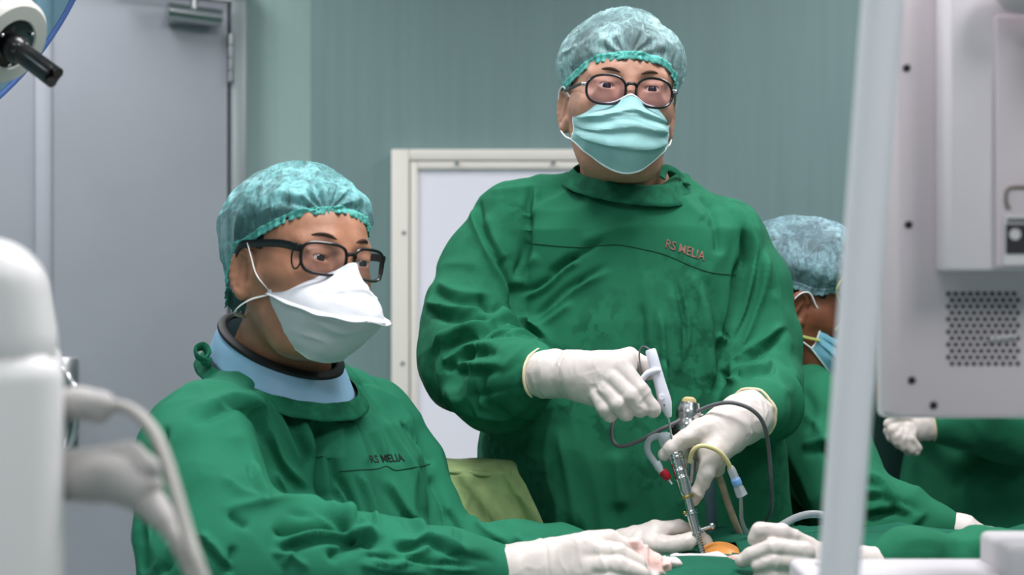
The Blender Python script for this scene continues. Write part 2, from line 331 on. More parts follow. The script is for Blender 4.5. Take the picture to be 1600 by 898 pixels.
            q[~fl] = q[~fl][:, ::-1]; Q.append(q)
        return V, np.concatenate(Q)
class TwoField:                            # fine above the split height, coarse below the frame
    def __init__(s, lo, hi, h, zs, hl=.012): s.a = Field((lo[0], lo[1], zs), hi, h); s.b = Field(lo, (hi[0], hi[1], zs+.03), hl)
    def cone(s, *a, **k): s.a.cone(*a, **k); s.b.cone(*a, **k)
    def chain(s, *a, **k): s.a.chain(*a, **k); s.b.chain(*a, **k)
    def ell(s, *a, **k): s.a.ell(*a, **k); s.b.ell(*a, **k)
    def loft(s, *a, **k): s.a.loft(*a, **k); s.b.loft(*a, **k)
    def mesh(s):
        V, Q = s.a.mesh(); V2, Q2 = s.b.mesh(); return np.concatenate([V, V2]), np.concatenate([Q, Q2+len(V)])
def relax(V, Q, it=2, lam=.5):
    V = V.copy()
    E = np.concatenate([Q[:, [i, (i+1) % Q.shape[1]]] for i in range(Q.shape[1])]); n = len(V)
    cnt = np.bincount(np.concatenate([E[:, 0], E[:, 1]]), minlength=n).astype(float); cnt[cnt == 0] = 1
    for j in range(it):
        l = lam if j % 2 == 0 else -lam*.94
        S = np.stack([np.bincount(E[:, 0], V[E[:, 1], i], n)+np.bincount(E[:, 1], V[E[:, 0], i], n) for i in range(3)], 1)/cnt[:, None]
        V += l*(S-V)
    return V
def normals(V, Q):
    f = np.cross(V[Q[:, 2]]-V[Q[:, 0]], V[Q[:, 3]]-V[Q[:, 1]]); N = np.zeros_like(V)
    for i in range(3):
        for j in range(4): N[:, i] += np.bincount(Q[:, j], f[:, i], len(V))
    return N/np.maximum(np.linalg.norm(N, axis=1, keepdims=True), 1e-12)
def vnoise(p, seed=0):
    p = np.asarray(p, float); i = np.floor(p).astype(np.int64); f = p-i; f = f*f*f*(f*(f*6-15)+10)
    def h(a, b, c):
        x = (a*73856093) ^ (b*19349663) ^ (c*83492791) ^ (seed*2654435761); x = (x ^ (x >> 13))*1274126177 & 0x7fffffff; x = (x ^ (x >> 16)) & 0xffff
        return x/32767.5-1
    r = 0
    for a in (0, 1):
        for b in (0, 1):
            for c in (0, 1):
                w = (f[:, 0] if a else 1-f[:, 0])*(f[:, 1] if b else 1-f[:, 1])*(f[:, 2] if c else 1-f[:, 2]); r = r+w*h(i[:, 0]+a, i[:, 1]+b, i[:, 2]+c)
    return r
def fbm(p, seed=0, o=3):
    r = 0; a = 1
    for k in range(o): r = r+a*vnoise(p*2**k+k*7.3, seed+k); a *= .5
    return r
def ridge(p, seed=0):                     # sharp-crested folds with broad valleys
    w = np.stack([vnoise(p*.6+3, seed+5), vnoise(p*.6+9, seed+6), vnoise(p*.6+17, seed+7)], 1)*.7
    return (1-np.abs(vnoise(p+w, seed))*1.6)
def to_px(V):
    return np.stack([800+F_PX*V[:, 0]/V[:, 1], 449-F_PX*(V[:, 2]-CAM_Z)/V[:, 1]], 1)
def fold_disp(V, N, folds):               # folds: (pixel polyline, width px, height mm[, side]) measured off the photograph, raised on the side facing it
    px = to_px(V); view = V-np.array([0, 0, CAM_Z]); view /= np.linalg.norm(view, axis=1, keepdims=True)
    face = np.clip(-(N*view).sum(1)*3, 0, 1); D = np.zeros(len(V))
    for fd in folds:
        pts = np.array([tuple(p)[:2] for p in spline([(x, y, 0) for x, y in fd[0]], 5)]); w = fd[1]; amp = fd[2]/1000; side = fd[3] if len(fd) > 3 else 0
        m = (px[:, 0] > pts[:, 0].min()-5*w) & (px[:, 0] < pts[:, 0].max()+5*w) & (px[:, 1] > pts[:, 1].min()-5*w) & (px[:, 1] < pts[:, 1].max()+5*w)
        q = px[m]; best = np.full(len(q), 1e9); sg = np.zeros(len(q)); tt = np.zeros(len(q)); ns = len(pts)-1
        for i in range(ns):
            a, b = pts[i], pts[i+1]; ab = b-a; t = np.clip(((q-a)@ab)/max(ab@ab, 1e-6), 0, 1); r = q-a-t[:, None]*ab; d = np.hypot(r[:, 0], r[:, 1])
            u = d < best; best[u] = d[u]; sg[u] = np.sign(ab[0]*r[u, 1]-ab[1]*r[u, 0]); tt[u] = (i+t[u])/ns
        s = best*sg; taper = np.clip(np.minimum(tt, 1-tt)*5, 0, 1); taper = taper*taper*(3-2*taper)
        endd = np.exp(-(best/w)**1.4)
        prof = endd
        if side: prof = prof-.8*np.exp(-((s-side*1.7*w)/(w*.9))**2)*np.where(s*side > 0, 1, np.exp(-(s/w)**2))
        D[m] += amp*prof*taper*(1.0)
    return D*face

# ================================================================ THE SETTING
def poly_wall(name, a, b, z0, z1, m, thick=.1, side=1):
    a = Vector((*a, 0)); b = Vector((*b, 0)); t = (b-a).normalized(); n = Vector((t.y, -t.x, 0))*side
    V = [a, b, b-n*thick, a-n*thick]; mb = MB(); mb.add([Vector((v.x, v.y, z)) for z in (z0, z1) for v in V], [(0, 1, 2, 3), (4, 7, 6, 5), (0, 4, 5, 1), (1, 5, 6, 2), (2, 6, 7, 3), (3, 7, 4, 0)])
    return mb.build(name, m, None, sm=False, kind='structure')
WX = -.5795; WD = 4.088                                   # the corner seen at x=485 px
cor = (WX, WD); wdir = Vector((-.903, -.43)); endl = (WX+wdir.x*2.6, WD+wdir.y*2.6)
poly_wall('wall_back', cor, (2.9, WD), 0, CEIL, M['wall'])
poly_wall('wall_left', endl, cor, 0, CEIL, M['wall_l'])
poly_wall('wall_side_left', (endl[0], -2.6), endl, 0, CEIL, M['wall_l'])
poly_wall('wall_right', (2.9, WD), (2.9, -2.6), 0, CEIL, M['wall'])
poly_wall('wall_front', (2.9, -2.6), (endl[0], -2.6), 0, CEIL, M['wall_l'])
def room_poly(name, z, m, up):
    V = [(endl[0]-.1, -2.7), (3.0, -2.7), (3.0, WD+.1), (endl[0]-.1, WD+.1)]; mb = MB()
    mb.add([(x, y, zz) for zz in (z, z-.1*up) for x, y in V], [(0, 1, 2, 3), (4, 7, 6, 5), (0, 4, 5, 1), (1, 5, 6, 2), (2, 6, 7, 3), (3, 7, 4, 0)])
    mb.build(name, m, None, sm=False, kind='structure')
room_poly('floor', 0, M['floor'], 1); room_poly('ceiling', CEIL, M['ceiling'], -1)
for i, (x, y, sx, sy, w) in enumerate(PANELS):
    t = thing('ceiling_lamp', ['flat white ceiling lamp panel above the back left of the room', 'flat white ceiling lamp panel above the back right of the room', 'flat white ceiling lamp panel above the operating table', 'added unseen ceiling panel behind the viewer for front fill light', 'flat white ceiling lamp panel at the left wall', 'added unseen ceiling panel at the front right to brighten the monitor'][i], 'lamp', (x, y, CEIL), 'ceiling lamp panels')
    mb = MB()
    for s in (-1, 1): mb.box((x+s*(sx/2+.01), y, CEIL-.02), (.02, sy+.04, .04)); mb.box((x, y+s*(sy/2+.01), CEIL-.02), (sx, .02, .04))
    mb.build('lamp_frame', M['frame'], t, sm=False)
    MB().box((x, y, CEIL-.012), (sx, sy, .012)).build('lamp_diffuser', M['lamp_cover'], t, sm=False)
    PANEL_LIGHTS[i].parent = t; PANEL_LIGHTS[i].matrix_parent_inverse = t.matrix_basis.inverted()

# the door stands in the angled left wall; s = metres from the corner along the wall, n = out of the wall
wt = Vector((wdir.x, wdir.y, 0)); wn = Vector((-wdir.y*-1, wdir.x, 0)); wn = Vector((.43, -.903, 0))
def W(s, n, z): return Vector((WX, WD, 0))+wt*s+wn*n+Vector((0, 0, z))
WR = Matrix((wt, -wn, Vector((0, 0, 1)))).transposed()
def wbox(mb, s0, s1, n0, n1, z0, z1, bev=0.): mb.box(W((s0+s1)/2, (n0+n1)/2, (z0+z1)/2), (abs(s1-s0), abs(n1-n0), z1-z0), WR, bev); return mb
DH = 2.045
door = thing('door_1', 'grey steel double door with overlap strip, hinge and overhead closer', 'door', W(.75, 0, 0)); del door['label'], door['category']; door['kind'] = 'structure'
wbox(MB(), .255, .738, .01, .055, .01, DH).build('door_leaf', M['door'], door, sm=False)
wbox(MB(), .746, 1.87, .01, .05, .01, DH).build('door_leaf', M['door'], door, sm=False)
wbox(MB(), .722, .764, .052, .066, .02, DH-.01, .004).build('overlap_strip', M['door'], door)
fr = MB(); wbox(fr, .205, .247, 0, .07, 0, DH+.06, .004); wbox(fr, 1.878, 1.93, 0, .07, 0, DH+.06, .004)
fr.build('door_frame', M['door_trim'], door)
wbox(MB(), .205, 1.93, 0, .075, DH+.012, DH+.075, .004).build('door_header', M['collar'] if False else M['wall_l'], door)
for z in (1.9, 1.02, .25):
    hb = MB()
    for k in range(4): hb.cyl(W(.25, .072, z-.075+k*.034), W(.25, .072, z-.075+k*.034+.031), .0085, seg=14)
    hb.build('hinge', M['steel'], door)
cl = MB(); cl.cyl(W(.285, .10, 1.992), W(.43, .10, 2.000), .024, seg=24); wbox(cl, .30, .42, .055, .09, 1.972, 2.015, .005)
cl.build('door_closer', M['steel'], door)
ar = MB(); ar.cyl(W(.36, .11, 2.01), W(.36, .11, 2.04), .01); wbox(ar, .26, .55, .098, .122, 2.036, 2.044, .002); ar.build('closer_arm', M['steel'], door)
hp = MB(); wbox(hp, .655, .712, .055, .064, .80, 1.075, .003); pl = hp.build('handle_plate', M['steel'], door)
MB().tube(spline([W(.70, .064, 1.045), W(.685, .10, 1.03), W(.668, .118, .985), W(.668, .118, .90), W(.685, .10, .845), W(.70, .064, .83)], 6), .008, 12).build('door_handle', M['chrome'], door)
MB().box((2.88, 0.75, .05), (.02, 6.6, .1)).build('baseboard_right', M['door_trim'], sm=False, kind='structure')
MB().box(((WX+2.9)/2, WD-.01, .05), (2.9-WX, .02, .1)).build('baseboard_back', M['door_trim'], sm=False, kind='structure')
# white lit panel in a cream frame on the back wall
def BX(px): return (px-800)/F_PX*4.06
def BZ(py): return CAM_Z+(449-py)/F_PX*4.06
x0, x1, zt, zb = BX(612), BX(1002), BZ(234), .42
pan = thing('wall_panel', 'white flat panel in a cream screwed metal frame on the teal wall', 'panel', ((x0+x1)/2, 4.06, zb))
fo = MB(); fw = BX(640)-BX(612)
for a in ((x0, x0+fw, zb, zt), (x1-fw, x1, zb, zt), (x0+fw, x1-fw, zt-fw*.62, zt), (x0+fw, x1-fw, zb, zb+fw*.6)):
    fo.box(((a[0]+a[1])/2, 4.062, (a[2]+a[3])/2), (a[1]-a[0]-.0008, .045, a[3]-a[2]), bev=.003)
fo.build('panel_frame', M['frame'], pan)
fi = MB(); q0, q1, q2 = x0+fw+.003, x1-fw-.003, zt-fw*.62-.003; iw = .021
for a in ((q0, q0+iw, zb+.04, q2), (q1-iw, q1, zb+.04, q2), (q0+iw, q1-iw, q2-iw, q2), (q0+iw, q1-iw, zb+.04, zb+.04+iw)):
    fi.box(((a[0]+a[1])/2, 4.06, (a[2]+a[3])/2), (a[1]-a[0]-.0005, .034, a[3]-a[2]), bev=.002)
fi.build('inner_frame', M['frame'], pan)
MB().box(((q0+q1)/2, 4.066, (q2+zb+.04)/2), (q1-q0-iw, .02, q2-zb-.04-iw)).build('panel_sheet', M['board'], pan, sm=False)
for px, py in ((632, 364), (630, 567), (714, 256), (864, 256), (632, 770)):
    MB().lathe([(.0001, -.004), (.005, -.004), (.0068, -.001), (.0068, .004)], (BX(px), 4.04, BZ(py)), (0, 1, 0), 12).build('screw', M['steel'], pan)

# ================================================================ HEADS
def xf_np(H, V): A = np.array(H); return V@A[:3, :3].T+A[:3, 3]
class Head:
    def __init__(s, loc, yaw, pitch, roll, scale=1.):
        s.H = Matrix.Translation(loc) @ Matrix.Rotation(math.radians(yaw), 4, 'Z') @ Matrix.Rotation(math.radians(pitch), 4, 'X') @ Matrix.Rotation(math.radians(roll), 4, 'Y') @ Matrix.Scale(scale, 4)
        s.inv = s.H.inverted()
    def build(s, neck, h=.0018, fat=1.):
        f = Field((-.10, -.135, -.235), (.10, .13, .135), h)
        f.ell((0, .012, .031), (.075, .095, .076), .02); f.ell((0, -.022, .012), (.066, .070, .066), .025)
        f.ell((0, -.028, -.045), (.060*fat, .060, .080), .03); f.ell((0, -.035, -.085), (.049*fat, .052, .042), .03); f.ell((0, -.068, -.108), (.024, .022, .018), .025)
        for m in (-1, 1):
            f.cone((m*.045, -.058, -.032), (m*.058, -.02, -.028), .020*fat, .016, .025)               # cheekbone
            f.cone((m*.052*fat, .0, -.06), (m*.036, -.045, -.108), .016, .016, .03)                    # jaw
            f.cone((m*.016, -.083, .019), (m*.046, -.070, .014), .010, .009, .014)                     # brow ridge
            f.ell((m*.032, -.098, -.002), (.018, .012, .012), .014, mode='s')                          # socket
        f.cone((0, -.088, .008), (0, -.106, -.034), .0075, .011, .012)
        for m in (-1, 1):
            f.ell((m*.010, -.100, -.040), (.0085, .010, .0075), .006)
            f.ell((m*.032, -.0795, -.002), (.0158, .0134, .0132), .009)
            f.ell((m*.033, -.078, -.020), (.018, .0125, .011), .012)                                # lid over the eyeball
            f.ell((m*.0325, -.0945, -.0025), (.0135, .009, .0034), .0025, rot=Matrix.Rotation(m*math.radians(-4), 3, 'Y'), mode='s')
            f.cone((m*.0185, -.088, .0055), (m*.046, -.083, .0048), .0026, .0022, .004)
            f.cone((m*.02, -.0855, -.0125), (m*.043, -.081, -.0105), .002, .002, .005)
        f.cone((-.020, -.091, -.071), (.020, -.091, -.071), .0065, .0065, .008); f.cone((-.017, -.090, -.080), (.017, -.090, -.080), .0075, .0075, .008)
        for m in (-1, 1):                                                                              # ears
            E = Matrix.Rotation(m*math.radians(-22), 3, 'Z') @ Matrix.Rotation(math.radians(-10), 3, 'X')
            c = Vector((m*.0765, .012, -.030)); f.ell(c, (.0065, .0175, .030), .006, rot=E)
            f.ell(c+Vector((m*.006, -.003, .003)), (.006, .0105, .020), .004, rot=E, mode='s')
            pts = [E @ Vector((m*.002, .0155*math.sin(a)+.001, .028*math.cos(a)))+c for a in np.linspace(-1.0, 3.2, 12)]
            f.chain([(p, .0042) for p in pts], .003)
            f.cone(E @ Vector((m*.001, -.009, -.018))+c, E @ Vector((m*.001, .002, -.027))+c, .006, .0065, .006)
            f.cone(E @ Vector((m*.001, -.002, .012))+c, E @ Vector((m*.0015, .006, -.012))+c, .003, .0036, .004)
            f.cone(E @ Vector((m*.0, -.013, -.004))+c, E @ Vector((m*.0, -.012, -.008))+c, .004, .004, .005)
        npts = [(s.inv @ Vector(p), r/s.H.median_scale) for p, r in neck]
        f.chain(npts, .03)
        V, Q = f.mesh(); V = relax(V, Q, 2); N = normals(V, Q)
        V += N*(fbm(V*90, 3, 2)*.00025)[:, None]
        return xf_np(s.H, V), Q
    def eyes(s, parent, gaze=(0, 0)):
        for m in (-1, 1):
            c = Vector((m*.0325, -.0795, -.0025)); e = MB().ball(c, .0122).build('eye', M['eye'], parent, xf=s.H)
            g = Vector((gaze[0], -1, gaze[1])).normalized(); MB().lathe([(.0001, .0126), (.002, .0126), (.0045, .0120), (.0062, .0108), (.0063, .0104)], c, g, 20).build('iris', M['iris'], e, xf=s.H)
    def brows(s, parent, dz=0.):
        for m in (-1, 1):
            MB().tube(spline([(m*.014, -.0955, .020+dz), (m*.026, -.0935, .0245+dz), (m*.038, -.0855, .0245+dz), (m*.050, -.073, .018+dz)], 5), [.0006, .0012, .0016, .0019, .0021, .0022, .0022, .0022, .0021, .0020, .0018, .0016, .0014, .0011, .0008, .0005], 8, sx=1, sy=1).build('eyebrow', M['brow'], parent, xf=s.H)
    def hair(s, parent, back=-.07, rim=None):
        keys = rim or [(0, .047), (30, .043), (60, .024), (85, .004), (180, -.2)]
        f = Field((-.10, -.11, -.12), (.10, .13, .14), .003)
        f.ell((0, .014, .031), (.0775, .0970, .0785), .01); f.ell((0, -.022, .014), (.0685, .0735, .068), .02); f.ell((0, .055, -.03), (.055, .05, .055), .03)
        f.cone((-.12, -.14, -.06), (.12, -.14, -.06), .085, .085, .008, 's')
        def low(X, Y, Z):
            ph = np.degrees(np.abs(np.arctan2(X, -Y)))+0*Z; return (Z-np.where(ph < 74, np.interp(ph, [k[0] for k in keys], [k[1] for k in keys])+.004, -.3))*.8
        f.op(low, f.lo, f.lo+f.h*f.n, .003, 's')
        for m in (-1, 1):
            if False: f.cone((m*.12, -.072, .045), (m*.04, -.105, .035), .034, .042, .01, 's'); f.cone((m*.03, -.095, .060), (0, -.10, .055), .05, .05, .01, 's'); 
            f.cone((m*.10, -.045, -.055), (m*.10, -.038, .0), .032, .018, .006, 's')
            f.cone((m*.10, .015, -.07), (m*.085, .012, -.01), .035, .022, .006, 's')
        f.cone((0, .09, back-.07), (0, .0, back-.05), .06, .06, .01, 's')
        V, Q = f.mesh(); V = relax(V, Q, 2); N = normals(V, Q); V += N*(vnoise(V*np.array([420, 420, 60]), 5)*.0006)[:, None]
        return obj_np('hair', xf_np(s.H, V), Q, M['hair'], parent)
    def cap(s, parent, m, rad=(.098, .116, .084), cen=(0, .014, .034), rim=None, seed=1, gather=(0, 1.0), sag=0., nu=360, nv=90, crease=1., flip=0.):
        keys = rim or [(0, .047), (30, .043), (60, .024), (85, .004), (105, .0), (135, -.035), (180, -.062)]
        ph = np.linspace(-180, 180, nu, endpoint=False); zr = np.interp(np.abs(ph+flip), [k[0] for k in keys], [k[1] for k in keys])
        if len(keys[0]) > 2:
            zl = np.interp(np.abs(ph), [k[0] for k in keys], [k[2] for k in keys]); zr = np.where(ph < 0, zl, zr)
        for _ in range(12): zr = (np.roll(zr, 1)+zr+np.roll(zr, -1))/3
        a = np.radians(ph); c = np.array(cen); dx, dy = np.sin(a), -np.cos(a)
        hr = np.array((.0785, .0985, .082)); rows = []; bandrows = []
        rng = np.random.RandomState(seed); G = rng.uniform(0, 6.28, 6)
        def rad_dir(D, r): return 1/np.sqrt((D[:, 0]/r[0])**2+(D[:, 1]/r[1])**2+(D[:, 2]/r[2])**2)
        rho = 1/np.sqrt((dx/hr[0])**2+(dy/hr[1])**2); e0 = np.arctan2(zr-c[2], rho)
        def row(v, wr=1.):
            e = e0+(PI/2-e0)*v; D = np.stack([dx*np.cos(e), dy*np.cos(e), np.sin(e)], 1)
            Rh = np.where(e < 0, rho*(1+.1*np.sin(e))/np.cos(e), rad_dir(D, hr))+.0055; rc = 1/np.sqrt((dx/rad[0])**2+(dy/rad[1])**2); Rc = np.where(e < 0, rc*(1+.12*np.sin(e))/np.cos(e), rad_dir(D, np.array(rad)))
            b = min(1, v/.30); b = b*b*(3-2*b)**.8 if v > 0 else 0; b = 1-(1-b)**1.6
            R = Rh+(np.maximum(Rc, Rh+.002)-Rh)*b
            env = max(0, 1-v)**.7
            gat = np.sin(a*46+G[0]+3*vnoise(np.stack([a*6, a*0+v*3, a*0], 1), seed))*.0011*math.exp(-v/.10)+np.sin(a*23+G[1])*.0013*math.exp(-v/.18)
            q = D*1.0
            lg = ridge(np.stack([a*3.2, a*0+v*1.1, D[:, 1]*1.0], 1), seed+11)*.0040+ridge(np.stack([a*7.5, a*0+v*2.2, D[:, 1]], 1), seed+12)*.0020*env+ridge(q*4.5, seed+3)*.0028+ridge(q*11, seed+4)*.0008
            dg = np.hypot((a-gather[0])*math.cos(.3), 0); fan = np.sin(np.arctan2(v*1.6+.02, a-gather[0])*16)*.0022*math.exp(-((v-.16)/.16)**2)*np.exp(-(dg/.8)**2)*gather[1]
            R = R+(gat+fan+(lg-.003)*min(1, v/.15)*crease)*wr
            p = c+D*R[:, None]; p[:, 2] -= sag*max(0, v-.2)*np.clip(D[:, 1], 0, 1); p[:, 1] += sag*np.clip(D[:, 1], 0, 1)*b; return p
        vs = np.concatenate([np.linspace(0, .3, 34), np.linspace(.3, .985, nv-34)[1:]])
        rows = [row(v) for v in vs]; rows.append(np.repeat((c+np.array([0, 0, 1])*(rad[2]-.001))[None], nu, 0)*.0+rows[-1].mean(0)[None])
        capo = MB().grid([[tuple(p) for p in r] for r in rows], True)
        Vv = np.array(capo.V); Vw = xf_np(s.H, Vv); o = obj_np('surgical_cap', Vw, capo.F, m, parent)
        # the gathered elastic band and its ruffled edge
        br = []
        for i, v in enumerate((.0, .018, .036, .052)):
            p = row(v); D = p-c; D /= np.linalg.norm(D, axis=1, keepdims=True); p = p+D*(.0010+.0005*np.sin(a*64+i))[:, None]; br.append(p)
        p = br[0].copy(); D = p-c; D /= np.linalg.norm(D, axis=1, keepdims=True); p[:, 2] -= .0035+.0007*np.sin(a*64); p += D*(.0010*np.sin(a*64+1)+.0008)[:, None]
        b2 = [p]+br; MB().grid([[tuple(q) for q in r] for r in b2], True).build('elastic_band', M['band'] if m is not M['cap_c'] else m, o, xf=s.H, solid=.0006)
        return o

def mask_surface(ctrl, nu=72, nv=60, disp=None):
    R = [spline([(x, y, z) for x, y, z in r], nu//(len(r)-1)) for r in ctrl]; n = len(R[0]); cols = [spline([R[j][i] for j in range(len(R))], nv//(len(ctrl)-1)) for i in range(n)]
    A = np.array([[tuple(c[j]) for c in cols] for j in range(len(cols[0]))]); nr, nc = A.shape[:2]
    du = np.gradient(A, axis=1); dv = np.gradient(A, axis=0); N = np.cross(du, dv); N /= np.linalg.norm(N, axis=2, keepdims=True)+1e-9
    if N[nr//2, nc//2, 1] > 0: N = -N
    if disp is not None:
        v, u = np.meshgrid(np.linspace(0, 1, nr), np.linspace(-1, 1, nc), indexing='ij'); A = A+N*disp(u, v, A)[..., None]
    return A
def surgical_mask(hd, parent, m, seed=3, loops=True, strap=None):
    ctrl = [[(-.068, -.030, -.022), (-.050, -.078, -.028), (-.024, -.101, -.026), (0, -.117, -.016), (.024, -.101, -.026), (.050, -.078, -.028), (.068, -.030, -.022)],
            [(-.071, -.034, -.045), (-.055, -.084, -.050), (-.030, -.112, -.050), (0, -.127, -.045), (.030, -.112, -.050), (.055, -.084, -.050), (.071, -.034, -.045)],
            [(-.071, -.036, -.066), (-.055, -.084, -.078), (-.030, -.115, -.086), (0, -.127, -.088), (.030, -.115, -.086), (.055, -.084, -.078), (.071, -.036, -.066)],
            [(-.071, -.034, -.078), (-.052, -.070, -.099), (-.027, -.098, -.118), (0, -.108, -.126), (.027, -.098, -.118), (.052, -.070, -.099), (.071, -.034, -.078)]]
    def disp(u, v, A):
        d = 0
        for k, (vc, sl, am) in enumerate(((.27, .10, .0048), (.50, -.05, .0048), (.72, -.14, .0055), (.38, .02, .002))):
            w = v-vc-sl*u*u*(.6 if u is not None else 1)-.03*np.sin(u*3+k+seed); d = d+am*np.where(w < 0, np.exp(-(w/.10)**2), np.exp(-(w/.022)**2))*(1-u**4)
        P3 = A.reshape(-1, 3)*np.array([26, 10, 55]); d = d+(ridge(P3, seed).reshape(u.shape)-.5)*.0018*(1-v*.2)
        return d-.002+.004*(np.clip(-v+.06, 0, 1))
    A = mask_surface(ctrl, disp=disp); mb = MB().grid([[tuple(p) for p in r] for r in A]); o = mb.build('face_mask', m, parent, xf=hd.H, solid=.0012)
    e = MB()
    for c in (A[0], A[-1], A[:, 0], A[:, -1]): e.tube([tuple(p) for p in c], .0015, 6)
    e.build('mask_edge', M['mask_edge'], o, xf=hd.H)
    if loops:
        for sgn, col in ((-1, 0), (1, -1)):
            t0, t1 = Vector(A[1, col]), Vector(A[-2, col])
            MB().tube(spline([t0, (sgn*.076, -.012, -.012), (sgn*.0835, .006, .003), (sgn*.088, .020, -.005), (sgn*.086, .026, -.03), (sgn*.084, .016, -.055), (sgn*.078, -.008, -.070), t1], 6), .0013, 6).build('ear_loop', M['strap'], o, xf=hd.H)
    return o
def duckbill_mask(hd, parent):
    ctrl = [[(-.062, -.030, -.038), (-.048, -.072, -.034), (-.026, -.097, -.024), (0, -.117, -.006), (.026, -.097, -.024), (.048, -.072, -.034), (.062, -.030, -.038)],
            [(-.064, -.038, -.046), (-.056, -.086, -.046), (-.034, -.120, -.045), (0, -.138, -.038), (.034, -.120, -.045), (.056, -.086, -.046), (.064, -.038, -.046)],
            [(-.066, -.036, -.053), (-.060, -.094, -.066), (-.040, -.138, -.074), (0, -.160, -.074), (.040, -.138, -.074), (.060, -.094, -.066), (.066, -.036, -.053)],
            [(-.064, -.036, -.058), (-.056, -.078, -.088), (-.034, -.108, -.106), (0, -.120, -.112), (.034, -.108, -.106), (.056, -.078, -.088), (.064, -.036, -.058)],
            [(-.060, -.024, -.062), (-.050, -.050, -.104), (-.030, -.078, -.126), (0, -.088, -.130), (.030, -.078, -.126), (.050, -.050, -.104), (.060, -.024, -.062)]]
    def disp(u, v, A):
        s = np.exp(-((v-.5)/.012)**2)*.006; P3 = A.reshape(-1, 3)*np.array([30, 20, 42])
        return s+(ridge(P3, 8).reshape(u.shape)-.5)*.0026+.0016*np.exp(-((v-.25)/.02)**2)*(np.abs(u) < .45)
    A = mask_surface(ctrl, 72, 100, disp); o = MB().grid([[tuple(p) for p in r] for r in A]).build('face_mask', M['mask_white'], parent, xf=hd.H, solid=.0015)
    mid = A[len(A)//2]; n = len(mid); fl = []
    for k in (0, 1): fl.append([tuple(Vector(p)+Vector((0, -.001-(.010 if k else 0)*(1-abs(i/(n-1)*2-1)**2), -.002*k+.0012*math.sin(i*.6)*k))) for i, p in enumerate(mid)])
    MB().grid(fl).build('welded_seam_flange', M['mask_white'], o, xf=hd.H, solid=.0014)
    # pinched tip
    MB().box((0, -.168, -.076), (.030, .016, .0035), bev=.0015).build('seam_tip', M['mask_white'], o, xf=hd.H)
    for c in (A[0], A[-1]): MB().tube([tuple(p) for p in c], .0012, 6).build('mask_edge', M['mask_edge'], o, xf=hd.H)
    for sgn in (-1, 1):
        MB().tube(spline([(sgn*.066, -.036, -.050), (sgn*.0785, -.022, -.032), (sgn*.0820, -.010, -.010), (sgn*.0835, .000, .008)], 6), .0019, 6, sx=1.3, sy=.5).build('strap', M['strap'], o, xf=hd.H)
        MB().tube(spline([(sgn*.065, -.034, -.054), (sgn*.077, -.012, -.062), (sgn*.080, .012, -.074), (sgn*.066, .04, -.082), (sgn*.03, .07, -.085)], 6), .0017, 6, sx=1.3, sy=.5).build('strap', M['strap'], o, xf=hd.H)
        MB().box((sgn*.0665, -.037, -.051), (.004, .008, .008), bev=.0015).build('strap_tab', M['mask_white'], o, xf=hd.H)
    return o
